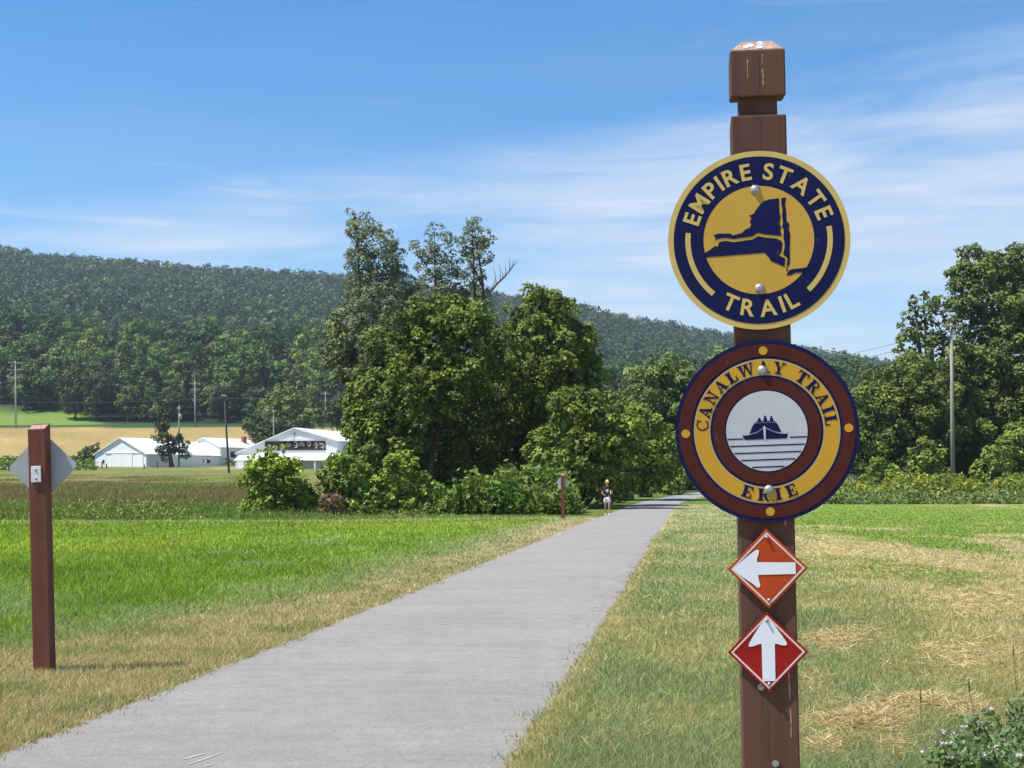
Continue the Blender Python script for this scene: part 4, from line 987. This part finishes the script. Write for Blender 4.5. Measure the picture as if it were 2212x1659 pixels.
SERIF = {
 'I': (.52, [rc(.11,0,.41,1), rc(0,0,.52,.11), rc(0,.89,.52,1)]),
 'T': (.92, [rc(.31,0,.61,1), rc(0,.87,.92,1), rc(.2,0,.72,.11), rc(0,.66,.1,.9), rc(.82,.66,.92,.9)]),
 'L': (.80, [rc(.10,0,.40,1), rc(0,0,.8,.12), rc(0,.89,.5,1), rc(.69,.05,.8,.38)]),
 'E': (.84, [rc(.10,0,.40,1), rc(0,0,.84,.12), rc(0,.88,.82,1), rc(.3,.44,.6,.56), rc(.73,.05,.84,.36), rc(.71,.66,.82,.95), rc(.53,.34,.61,.66)]),
 'A': (1.0, [[(.05,.0),(.16,.0),(.52,.98),(.42,.98)], [(.60,0),(.88,0),(.56,1),(.36,1)], rc(.24,.26,.7,.37), rc(0,0,.34,.11), rc(.5,0,1.0,.11)]),
 'N': (1.0, [rc(.14,0,.25,1), rc(.76,0,.87,1), [(.74,0),(.87,0),(.30,1),(.06,1)], rc(0,0,.4,.11), rc(0,.89,.3,1), rc(.6,.89,1.0,1)]),
 'W': (1.36, [[(.30,0),(.44,0),(.34,1),(.08,1)], [(.32,0),(.42,0),(.70,1),(.60,1)], [(.86,0),(1.0,0),(.80,1),(.56,1)], [(.88,0),(.98,0),(1.26,1),(1.16,1)], rc(0,.89,.46,1), rc(.5,.89,.9,1), rc(1.0,.89,1.36,1)]),
 'Y': (1.0, [rc(.38,0,.62,.5), [(.38,.44),(.62,.44),(.34,1),(.08,1)], [(.52,.44),(.62,.5),(.90,1),(.80,1)], rc(.22,0,.78,.11), rc(0,.89,.44,1), rc(.66,.89,1.0,1)]),
 'R': (.98, [rc(.10,0,.40,1), rc(0,0,.48,.11), rc(0,.89,.5,1), arc_poly(.48,.73,.27,.15,-90,90,1.25), rc(.3,.46,.5,.57), [(.44,.5),(.66,.5),(.90,0),(.66,0)], rc(.66,0,.98,.11)]),
 'C': (.88, [arc_poly(.48,.5,.5,.40,50,310,.92,22), arc_poly(.34,.5,.44,.30,110,250,.75,12), rc(.74,.62,.84,.98), rc(.76,.06,.84,.3)]),
}
def serif_arc(parent, text, R, cap, span_deg, y, mat, bottom=False, center=0.0, gap=.13, space=.62):
    ws = [SERIF[c][0] if c != ' ' else space for c in text]; cs = []; t = 0
    for c, w in zip(text, ws): cs.append(t + w / 2); t += w + gap
    cs = np.array(cs); a = np.radians(((cs - cs[0]) / (cs[-1] - cs[0]) - .5) * span_deg + center)
    for c, w, th in zip(text, ws, a):
        if c == ' ': continue
        mb = MB()
        for k, poly in enumerate(SERIF[c][1]):
            V = []
            for (px, pz) in poly:
                lx = (px - w / 2) * cap; lz = (pz - .5) * cap
                if not bottom: V.append((math.sin(th) * (R + lz) + math.cos(th) * lx, y - k * .00012, math.cos(th) * (R + lz) - math.sin(th) * lx))
                else: V.append((math.sin(th) * (R - lz) + math.cos(th) * lx, y - k * .00012, -math.cos(th) * (R - lz) + math.sin(th) * lx))
            mb.add(V, [list(range(len(V)))])
        mb.build('letter', mat, parent)

def state_sign():
    root = thing_on_post('trail_sign', 'round navy and gold trail sign with a state map, upper of the two round signs', 'sign', 1638, 519, .004, math.radians(1.7))
    S = .2285 / 750           # metres per unit of the measured drawing (radius 750)
    plate('plate', disc_poly(.2285), -.0028, 0, M_GOLDRIM, root)
    ring_part('navy_band', 455 * S, 703 * S, -.0036, M_NAVY, root)
    plate('gold_centre', disc_poly(455.5 * S), -.0034, -.0029, M_GOLD, root)
    sans_arc(root, 'EMPIRE STATE', 578 * S, 140 * S, 139.5, -.0044, M_GOLDRIM, False, 0.3, .13, .22)
    sans_arc(root, 'TRAIL', 574 * S, 140 * S, 52, -.0044, M_GOLDRIM, True, 0.0, .13)
    for s in (0, 1):
        a = (math.radians(180 - 8.4), math.radians(180 + 48.3)) if s == 0 else (math.radians(-48.3), math.radians(8.4))
        ring_part('gold_arc', 563 * S, 606 * S, -.0042, M_GOLDRIM, root, a[0], a[1], 40, .0005)
    def poly(name, pts, y=-.0042):
        V = [((x - 852) * S, y, (835 - z) * S) for x, z in pts]
        o = MB().add(V, [list(range(len(V)))]).build(name, M_NAVY, root); return o
    poly('state_map', [(1033,495),(950,500),(905,515),(870,545),(835,590),(825,612),(780,628),(802,650),(783,682),(797,702),(785,727),(745,745),(715,772),(640,787),(620,770),(520,766),(478,780),(502,802),(488,824),(522,810),(580,806),(645,818),(800,804),(845,776),(892,790),(1000,806),(1036,812),(1040,800),(1030,760),(1043,742),(1028,705),(1040,650),(1030,600)])
    poly('state_map', [(1054,494),(1092,491),(1079,550),(1087,600),(1086,690),(1108,712),(1102,760),(1112,800),(1104,900),(1101,1000),(1097,1050),(1080,1070),(1078,1112),(1068,1112),(1076,1040),(1082,998),(1048,968),(1064,900),(1062,858),(1056,830),(1062,760),(1048,735),(1058,700),(1052,640),(1058,600),(1050,540)])
    poly('state_map', [(402,925),(440,905),(495,868),(512,880),(526,838),(580,830),(645,845),(800,830),(848,804),(890,816),(1000,832),(1033,850),(1046,872),(1034,945),(1012,975),(1064,1002),(1054,1072),(990,1040),(945,1018),(928,985),(895,947),(408,962)])
    poly('state_map', [(1064,1146),(1092,1102),(1128,1094),(1228,1086),(1250,1080),(1200,1128),(1142,1126),(1105,1142)])
    bolt(root, (838 - 848) * S, (835 - 415) * S, -.0036); bolt(root, (855 - 862) * S, (835 - 1245) * S, -.0036)
state_sign()

def canal_sign():
    root = thing_on_post('trail_sign', 'round maroon and gold trail sign with a boat, lower of the two round signs', 'sign', 1655.5, 931, .004, math.radians(1.9))
    S = .2285 / 737
    plate('plate', disc_poly(.2285), -.0028, 0, M_NAVY, root)
    ring_part('maroon_ring', 606 * S, 706 * S, -.0036, M_MAROON, root)
    ring_part('pale_line', 580 * S, 586 * S, -.0034, M_PALE, root); ring_part('gold_ring', 462 * S, 579 * S, -.0036, M_YEL, root); ring_part('pale_line', 454 * S, 461 * S, -.0034, M_PALE, root)
    ring_part('maroon_ring', 338 * S, 434 * S, -.0036, M_MAROON, root)
    plate('white_centre', disc_poly(326 * S), -.0036, -.0029, M_WHITE, root)
    serif_arc(root, 'CANALWAY TRAIL', 519 * S, 98 * S, 165.5, -.0042, M_NAVY, False, -.3)
    serif_arc(root, 'ERIE', 517 * S, 98 * S, 39.5, -.0042, M_NAVY, True, -.2, .2)
    for a in (90, 180, 270, 0): plate('gold_dot', disc_poly(35 * S, 28, 653 * S * math.cos(math.radians(a)), 653 * S * math.sin(math.radians(a))), -.0044, -.0037, M_YEL, root)
    def P(pts): return [(x * S, z * S) for x, z in pts]
    # picture: drawing units relative to the centre, z up
    def flat(name, pts, mat, y): MB().add([(x * S, y, z * S) for x, z in pts], [list(range(len(pts)))]).build(name, mat, root)
    flat('boat_hull', [(-198,-33),(-140,-28),(-80,-14),(-18,26),(60,-14),(110,-27),(168,-28),(158,-66),(-178,-68)], M_NAVY, -.0042)
    flat('boat_cabin', [(-140,-20),(-113,42),(-95,66),(80,66),(92,45),(118,-16),(60,-6),(-18,36),(-80,-6)], M_NAVY, -.0043)
    flat('boat_roof', [(-95,70),(-78,80),(62,80),(78,70)], M_NAVY, -.0043)
    flat('boat_stem', [(-28,30),(-18,44),(-8,30),(-11,-70),(-24,-70)], M_WHITE, -.0047)
    for k, (x, hh) in enumerate(((-55, 30), (-8, 46), (42, 42))):
        flat('passenger', [(x-15,81),(x+15,81),(x+12,80+hh*.5),(x+5,80+hh*.62),(x+8,80+hh*.78),(x+5,80+hh*.96),(x-5,80+hh*.96),(x-8,80+hh*.78),(x-5,80+hh*.62),(x-13,80+hh*.5)], M_NAVY, -.0043)
    for s in (-1, 1):
        R = 324; z = -58; flat('water_line', sorted([(s * 180, z + 5), (s * 180, z - 5)], key=lambda p: p[1]) + [(s * math.sqrt(R*R - (z+5)**2), z + 5), (s * math.sqrt(R*R - (z-5)**2), z - 5)][::1], M_NAVY, -.0042) if False else None
        xe = math.sqrt(R*R - 63**2); a, b = (180, xe) if s > 0 else (-xe, -190)
        flat('water_line', [(a, z-5), (b, z-5), (b, z+5), (a, z+5)], M_NAVY, -.0042)
    for z in (-117, -175, -233, -291):
        xe = math.sqrt(323**2 - (abs(z)+5)**2); flat('water_line', [(-xe, z-5), (xe, z-5), (xe, z+5), (-xe, z+5)], M_NAVY, -.0042)
    bolt(root, (802 - 815) * S, (828 - 337) * S, -.0042); bolt(root, (840 - 842) * S, (828 - 1308) * S, -.0042)
canal_sign()

def arrow_sign(label, px, py, mat, up):
    root = thing_on_post('arrow_sign', label, 'sign', px, py, .003, math.radians(1.4))
    S = K * 2212 / 2500 / 2.742; h = 264 * S
    def dia(d, r=.004): return [(d, 0), (0, d), (-d, 0), (0, -d)]
    p = bevel(plate('plate', dia(h), -.0022, 0, mat, root), .0008)
    a, b = 226 * S, 243 * S; V = [(x, -.0029, z) for d in (a, b) for x, z in dia(d)]
    MB().add(V, [[i, 4 + i, 4 + (i+1) % 4, (i+1) % 4][::-1] for i in range(4)]).build('border_line', M_PINK, root)
    if not up: pts = [(-235,0),(-180,42),(-120,92),(-76,124),(-62,127),(-53,120),(-58,95),(-68,68),(-70,44),(182,38),(182,-38),(-66,-40),(-60,-80),(-53,-112),(-58,-122),(-72,-124),(-110,-92),(-180,-44)]
    else: pts = [(0,232),(44,180),(92,112),(124,62),(126,48),(116,42),(90,44),(60,54),(46,54),(42,-190),(-42,-190),(-40,54),(-60,52),(-92,40),(-118,36),(-126,44),(-122,58),(-92,108),(-44,178)]
    MB().add([(x * S, -.0033, z * S) for x, z in pts], [list(range(len(pts)))[::(1 if up else 1)]]).build('arrow', M_ARROW, root)
    for z in (208, -208): bolt(root, 0, z * S, -.0034, .0036)
arrow_sign('orange-red diamond marker with a white arrow pointing left', 1658, 1228, M_ORANGE, False)
arrow_sign('deep red diamond marker with a white arrow pointing up', 1658.5, 1408, M_RED, True)

def side_post(px_t, py_t, px_b, Y, label, sign_label, rz, plate_label=None, sg=None, w=.145, slant=.055):
    b = at(px_b, HORIZON, Y); b.z = tz(b.x, Y); t = at(px_t, py_t, Y); d = t - b; lean = math.atan2(d.x, d.z)
    root = empty('wooden_post', b, label, 'post'); Rm = Matrix.Rotation(lean, 4, 'Y') @ Matrix.Rotation(rz, 4, 'Z'); root.rotation_euler = Rm.to_euler()
    h = w / 2; L = d.length
    V = [(-h,-h,-.3),(h,-h,-.3),(h,h,-.3),(-h,h,-.3),(-h,-h,L-slant),(h,-h,L-slant),(h,h,L),(-h,h,L)]
    bevel(MB().add(V, [[0,3,2,1],[0,1,5,4],[1,2,6,5],[2,3,7,6],[3,0,4,7],[4,5,6,7]]).build('shaft', M_POST2, root), .004)
    s = slant / w; e = .0025
    MB().add([(-h*.96,-h*.96,L-slant+e),(h*.96,-h*.96,L-slant+e),(h*.96,h*.96,L-.004+e),(-h*.96,h*.96,L-.004+e)], [[0,1,2,3]]).build('slanted_top', M_ENDGRAIN, root)
    # diamond warning sign, seen from behind
    sz = L - .37 if sg is None else sg; q = .302
    sr = empty('warning_sign', b + Rm.to_3x3() @ Vector((0, h + .004, sz)), sign_label, 'sign'); sr.rotation_euler = Rm.to_euler()
    pts = []; rr = .035
    for k in range(4):
        a = PI / 2 * k; cx, cz = (q - rr * 1.414) * math.cos(a), (q - rr * 1.414) * math.sin(a)
        pts += [(cx + rr * math.cos(a + f), cz + rr * math.sin(a + f)) for f in (-.78, -.39, 0, .39, .78)]
    plate('sign_back', pts, 0, .003, M_SIGNBACK, sr)
    plate('sign_face', pts, .0032, .0042, M_YEL, sr)
    for z in (-.2, .2): MB().tube([(0, .004, z), (0, .011, z)], .012, 8).build('bolt', M_GALV, sr)
    return root, Rm, L, b, h
r_, Rm, L_, b_, h_ = side_post(84, 914, 105, 12.55, 'leaning square reddish brown post standing left of the trail with a diamond sign behind', 'diamond sign seen from its bare metal back on the leaning left post', math.radians(-2.0))
def utility_tag():
    z = L_ - .435; p = b_ + Rm.to_3x3() @ Vector((-.004, -h_ - .001, z)); r = empty('white_tag', p, 'small white plastic tag screwed to the leaning left post', 'tag'); r.rotation_euler = Rm.to_euler()
    m = simple('white_plastic', (.72, .72, .72), .4, .05)
    bevel(plate('plate', [(-.042, -.068), (.042, -.068), (.042, .068), (-.042, .068)], -.016, 0, m, r), .004)
    for zz in (-.036, .036): bolt(r, 0, zz, -.016, .009)
utility_tag()
side_post(1215, 1023, 1216.5, 64.1, 'small distant brown post by the trail near the walking person', 'small diamond sign back on the distant brown post', math.radians(-6), w=.15, slant=.07)

# ------------------------------------------------------------------ flowering weeds, lower right
def weed_plants():
    ml = leaf_mat('weed_leaf'); mf, t, b = new_mat('pale_lilac_petals'); b.inputs['Base Color'].default_value = (.66, .56, .66, 1); b.inputs['Roughness'].default_value = .7
    g = np.random.default_rng(121)
    spots = [(2085,1640),(2130,1600),(2165,1655),(2190,1570),(2215,1625),(2150,1690),(2235,1560),(2105,1680),(2250,1680),(2060,1665),(2270,1610)]
    labs = ['pale-flowered weed growing in the dry grass right of the sign post']
    for i, (px, py) in enumerate(spots):
        r = ray(px, py + 45); tt = -EYE / r.z; x, y = r.x * tt, r.y * tt
        root = empty('flowering_weed', (x, y, 0), labs[0], 'weed', 'flowering weeds right of the post')
        P = []; Nn = []; C = []; hh = g.uniform(.16, .30); st = MB(); tips = []
        for s in range(9):
            a = g.uniform(0, 2 * PI); sp = g.uniform(.05, .2); h = hh * g.uniform(.6, 1.1)
            tip = Vector((math.cos(a) * sp, math.sin(a) * sp, h)); mid = tip * .5 + Vector((0, 0, .04)); st.tube([(0, 0, -.01), mid, tip], [.004, .003, .0015], 4)
            tips.append(tip)
            for q in range(26):
                f = g.uniform(.15, .98); p = mid * (2 * f) if f < .5 else mid.lerp(tip, 2 * f - 1)
                P.append(np.array(p) + g.normal(0, .022, 3)); Nn.append(g.normal(size=3) + np.array([0, -.2, .8])); C.append(np.array([.16, .22, .085]) * g.uniform(.5, 1.5))
        V, Fc, CC = leaves(np.array(P), unit(np.array(Nn)), np.full(len(P), .021), np.array(C), g, .2, 2.4)
        V[:, 2] = np.maximum(V[:, 2], .004)
        link('foliage', mesh_np('foliage', V, Fc, CC), ml, root); st.build('stem', simple('weed_stem_%d' % i, (.13, .15, .06)), root)
        for tip in tips[:int(g.integers(3, 6))]:
            mb = MB()
            for q in range(9):
                d = Vector((g.normal() * .6, g.normal() * .6 - .2, abs(g.normal()) * .8 + .3)).normalized(); e = d.orthogonal().normalized(); f = d.cross(e); o = tip + Vector(g.normal(0, .006, 3))
                mb.add([o, o + d * .012 + e * .005, o + d * .020, o + d * .012 - e * .005], [[0, 1, 2, 3]])
            mb.build('flower', mf, root)
    # seed-head stalks
    g = np.random.default_rng(122)
    for (px, py, h) in ((2115,1580,.30),(2196,1480,.28),(1990,1565,.2)):
        r = ray(px, py + 20); tt = -EYE / r.z; x, y = r.x * tt, r.y * tt
        root = empty('seed_stalk', (x, y, 0), 'thin dark seed-head stalk standing above the dry grass', 'stalk', 'seed stalks right of the post')
        l = g.normal(0, .03); MB().tube([(0, 0, -.01), (l * .5, 0, h * .5), (l, 0, h)], [.0028, .0022, .0016], 5).build('stem', M_FENCE, root)
        MB().tube([(l, 0, h - .01), (l, 0, h + .03), (l * 1.1, 0, h + .08)], [.002, .006, .002], 6).build('seed_head', M_FENCE, root)
weed_plants()

# ------------------------------------------------------------------ people
def skin_body(name, joints, edges, mat, parent, sub=1):
    me = bpy.data.meshes.new(name); me.from_pydata([j[0] for j in joints], edges, []); o = bpy.data.objects.new(name, me); COL.objects.link(o)
    sk = o.modifiers.new('skin', 'SKIN'); sk.use_smooth_shade = True
    for v, j in zip(me.skin_vertices[0].data, joints):
        v.radius = (j[1], j[2] if len(j) > 2 else j[1]); v.use_root = False
    me.skin_vertices[0].data[0].use_root = True
    ss = o.modifiers.new('sub', 'SUBSURF'); ss.levels = sub; ss.render_levels = sub
    bpy.context.view_layer.update()
    m2 = bpy.data.meshes.new_from_object(o.evaluated_get(bpy.context.evaluated_depsgraph_get())); m2.name = name
    COL.objects.unlink(o); bpy.data.objects.remove(o)
    m2.materials.clear(); m2.materials.append(mat)
    for p in m2.polygons: p.use_smooth = True
    return link(name, m2, None, parent)
def person(loc, rz, label, skin, shirt, legs, shoes, hat, hair, print_=None, pose='walk', s=1.0, bottle=None):
    root = empty('person', loc, label, 'person', None, rz); root.scale = (s, s, s)
    # facing -Y; x to the figure's left is +x
    st = .13 if pose == 'walk' else .0
    J = [((0,0,.95),.13,.10), ((0,0,1.12),.125,.09), ((0,.0,1.32),.15,.10), ((0,.0,1.44),.085,.075), ((0,-.01,1.52),.052), ((0,-.025,1.60),.078,.085), ((0,-.03,1.68),.085,.098), ((0,-.02,1.755),.06,.07)]
    E = [(i, i+1) for i in range(7)]
    def chain(root_i, pts):
        prev = root_i
        for p in pts: J.append(p); E.append((prev, len(J) - 1)); prev = len(J) - 1
        return prev
    hands = []
    for sx in (-1, 1):
        f = sx * st
        chain(0, [((sx*.095, -f*.1, .86),.092), ((sx*.10, -f*.9 - .02, .50),.058), ((sx*.10, -f*.9 + (.0 if f > 0 else .06), .30),.055), ((sx*.10, -f*1.5 + .02, .09),.036), ((sx*.10, -f*1.5 - .03, .045),.038), ((sx*.105, -f*1.5 - .15, .03),.028)])
        el = (sx*.27, .06 - f * .3, 1.13); w = (sx*.20, -.16 - f * .4, 1.06 + .06 * (sx > 0)) if pose == 'walk' else (sx*.26, -.04, .88)
        h = chain(2, [((sx*.17, 0, 1.40),.062), (el,.040), (w,.027)]); hands.append((sx, w, h))
        d = (Vector(w) - Vector(el)).normalized(); pv = Vector(w) + d * .07; pi = chain(h, [(tuple(pv), .036, .018)])
        side = Vector((0, 0, 1)) if abs(d.z) < .8 else Vector((0, 1, 0)); side = (side - d * side.dot(d)).normalized(); curl = d.cross(side) * (1 if sx > 0 else -1)
        for k, ln in enumerate((.068, .078, .072, .055)):
            o = pv + side * (.027 - .018 * k); a = o + d * ln * .5; e = a + d * ln * .28 + curl * ln * .35
            chain(pi, [(tuple(o + d * .008), .0085), (tuple(a), .008), (tuple(e), .007)])
        th = Vector(w) + d * .025 + side * .035; chain(h, [(tuple(th), .010), (tuple(th + d * .045 + side * .012), .008)])
    skin_body('body', J, E, skin, root, 1)
    # clothing over the same joints, a little wider
    T = [((0,0,.84),.16,.125), ((0,0,.93),.155,.12), ((0,0,1.12),.148,.112), ((0,0,1.32),.172,.122), ((0,0,1.445),.095,.085)]
    TE = [(0,1),(1,2),(2,3),(3,4)]
    for sx in (-1, 1):
        f = sx * st; T.append(((sx*.175, 0, 1.40),.080)); TE.append((3, len(T)-1)); T.append(((sx*.235, .035 - f*.15, 1.25),.066)); TE.append((len(T)-2, len(T)-1))
    skin_body('shirt', T, TE, shirt, root, 1)
    T = [((0,0,.97),.15,.118), ((0,0,.86),.145,.115)]; TE = [(0,1)]
    for sx in (-1, 1):
        f = sx * st; T.append(((sx*.10, -f*.35, .74),.105)); TE.append((1, len(T)-1)); T.append(((sx*.105, -f*.65, .58 if pose == 'walk' else .5),.092)); TE.append((len(T)-2, len(T)-1))
        if pose != 'walk': T.append(((sx*.105, 0, .12), .07)); TE.append((len(T)-2, len(T)-1))
    skin_body('shorts' if pose == 'walk' else 'trousers', T, TE, legs, root, 1)
    for sx in (-1, 1):
        f = sx * st
        skin_body('shoe', [((sx*.10, -f*1.5 + .045, .05),.05,.045), ((sx*.10, -f*1.5 - .05, .05),.048,.045), ((sx*.105, -f*1.5 - .17, .035),.038,.032)], [(0,1),(1,2)], shoes, root, 1)
    skin_body('hat' if hat else 'hair', [((0,-.012,1.70),.100,.112), ((0,-.01,1.76),.085,.095), ((0,-.01,1.80),.04,.05)], [(0,1),(1,2)], hat or hair, root, 1)
    if hat:
        MB().add([(-.085,-.10,1.70),(.085,-.10,1.70),(.06,-.20,1.675),(-.06,-.20,1.675),(-.085,-.10,1.715),(.085,-.10,1.715),(.06,-.20,1.685),(-.06,-.20,1.685)], [[3,2,1,0],[4,5,6,7],[0,1,5,4],[1,2,6,5],[2,3,7,6],[3,0,4,7]]).build('brim', hat, root)
        skin_body('hair', [((0,.045,1.62),.075,.06), ((0,.04,1.70),.085,.075)], [(0,1)], hair, root, 1)
    eye = simple('eye_dark', (.02, .015, .012), .3); lip = simple('lip', (.35, .14, .12), .5)
    for sx in (-1, 1):
        MB().tube([(sx*.032, -.108, 1.655), (sx*.032, -.124, 1.655)], [.011, .006], 8).build('eye', eye, root)
        MB().tube([(sx*.083, -.01, 1.615), (sx*.096, .0, 1.645), (sx*.088, .008, 1.675)], [.010, .014, .008], 6).build('ear', skin, root)
    MB().tube([(0, -.112, 1.665), (0, -.137, 1.625), (0, -.112, 1.612)], [.008, .014, .008], 6).build('nose', skin, root)
    MB().tube([(-.022, -.110, 1.582), (0, -.117, 1.580), (.022, -.110, 1.582)], [.004, .006, .004], 6).build('mouth', lip, root)
    if print_:
        V = []; 
        for i in range(14):
            a = 2 * PI * i / 14; V.append((.075 * math.cos(a) * (1 + .15 * math.sin(3 * a)), -.1365 - .012 * (1 - abs(math.sin(a)) * .4), 1.24 + .085 * math.sin(a)))
        MB().add(V, [list(range(14))]).build('shirt_print', print_, root)
    if bottle:
        sx, w, h = hands[1]; d = Vector((0, -1, 0)); b = empty('water_bottle', root.matrix_basis @ (Vector(w) + Vector((-.02, -.12, -.06))), 'small pale bottle held by the walking person', 'bottle')
        MB().tube([(0,0,0),(0,0,.01),(0,0,.14),(0,0,.165),(0,0,.18)], [.03,.035,.035,.018,.014], 10).build('flask', bottle, b, True)
        MB().tube([(0,0,.18),(0,0,.20)], .017, 8).build('cap', M_WHITE, b)
    return root
M_SKIN = simple('skin', (.40, .21, .145), .5, .08, 8, .4); M_BLACK = simple('black_shirt', (.018, .017, .022), .8, .2, 20); M_SHORT = simple('white_shorts', (.72, .68, .76), .8, .06)
M_SHOE = simple('pale_yellow_shoes', (.80, .74, .42), .6, .08); M_HAT = simple('yellow_cap', (.85, .72, .16), .7, .08); M_HAIR = simple('dark_hair', (.03, .022, .016), .6, .3, 40)
M_PRINT = simple('white_print', (.62, .62, .68), .8, .35, 30); M_CLOTH = simple('white_cloth', (.78, .77, .74), .8, .05); M_CREAM = simple('cream_trousers', (.55, .50, .36), .8, .08)
px_, Y_ = 1311, 69.5
x_ = (px_ - CX) / F * Y_
bpy.context.view_layer.update()
person((x_, Y_, tz(x_, Y_) + .012), math.radians(-4), 'person in yellow cap, black shirt and white shorts walking along the trail', M_SKIN, M_BLACK, M_SHORT, M_SHOE, M_HAT, M_HAIR, M_PRINT, 'walk', .93, simple('pale_bottle', (.55, .58, .30), .3))
Y_ = 292; x_ = (445 - CX) / F * Y_
person((x_, Y_, tz(x_, Y_)), math.radians(10), 'small distant person in white standing before the white farm building', M_SKIN, M_CLOTH, M_CREAM, simple('brown_shoes', (.10, .07, .05), .6), None, M_HAIR, None, 'stand', .98)

# ------------------------------------------------------------------ air
def haze():
    m = bpy.data.materials.new('haze_air'); m.use_nodes = True; t = m.node_tree; t.nodes.clear()
    o = N(t, 'ShaderNodeOutputMaterial'); v = N(t, 'ShaderNodeVolumePrincipled')
    v.inputs['Color'].default_value = (.72, .84, 1.0, 1); v.inputs['Density'].default_value = 0.00012; v.inputs['Anisotropy'].default_value = .2
    t.links.new(v.outputs[0], o.inputs['Volume'])
    b = MB().box((-4200, -4200, -3), (4200, 4200, 330)).build('haze', m); tag(b, 'thin summer haze over the valley', None, None, 'stuff')
HAZE = True
if HAZE: haze()
print('woodland trees', NW, 'forest', NF, 'tris', sum(len(o.data.loop_triangles) if o.data.loop_triangles else len(o.data.polygons) for o in bpy.data.objects if o.type == 'MESH'))
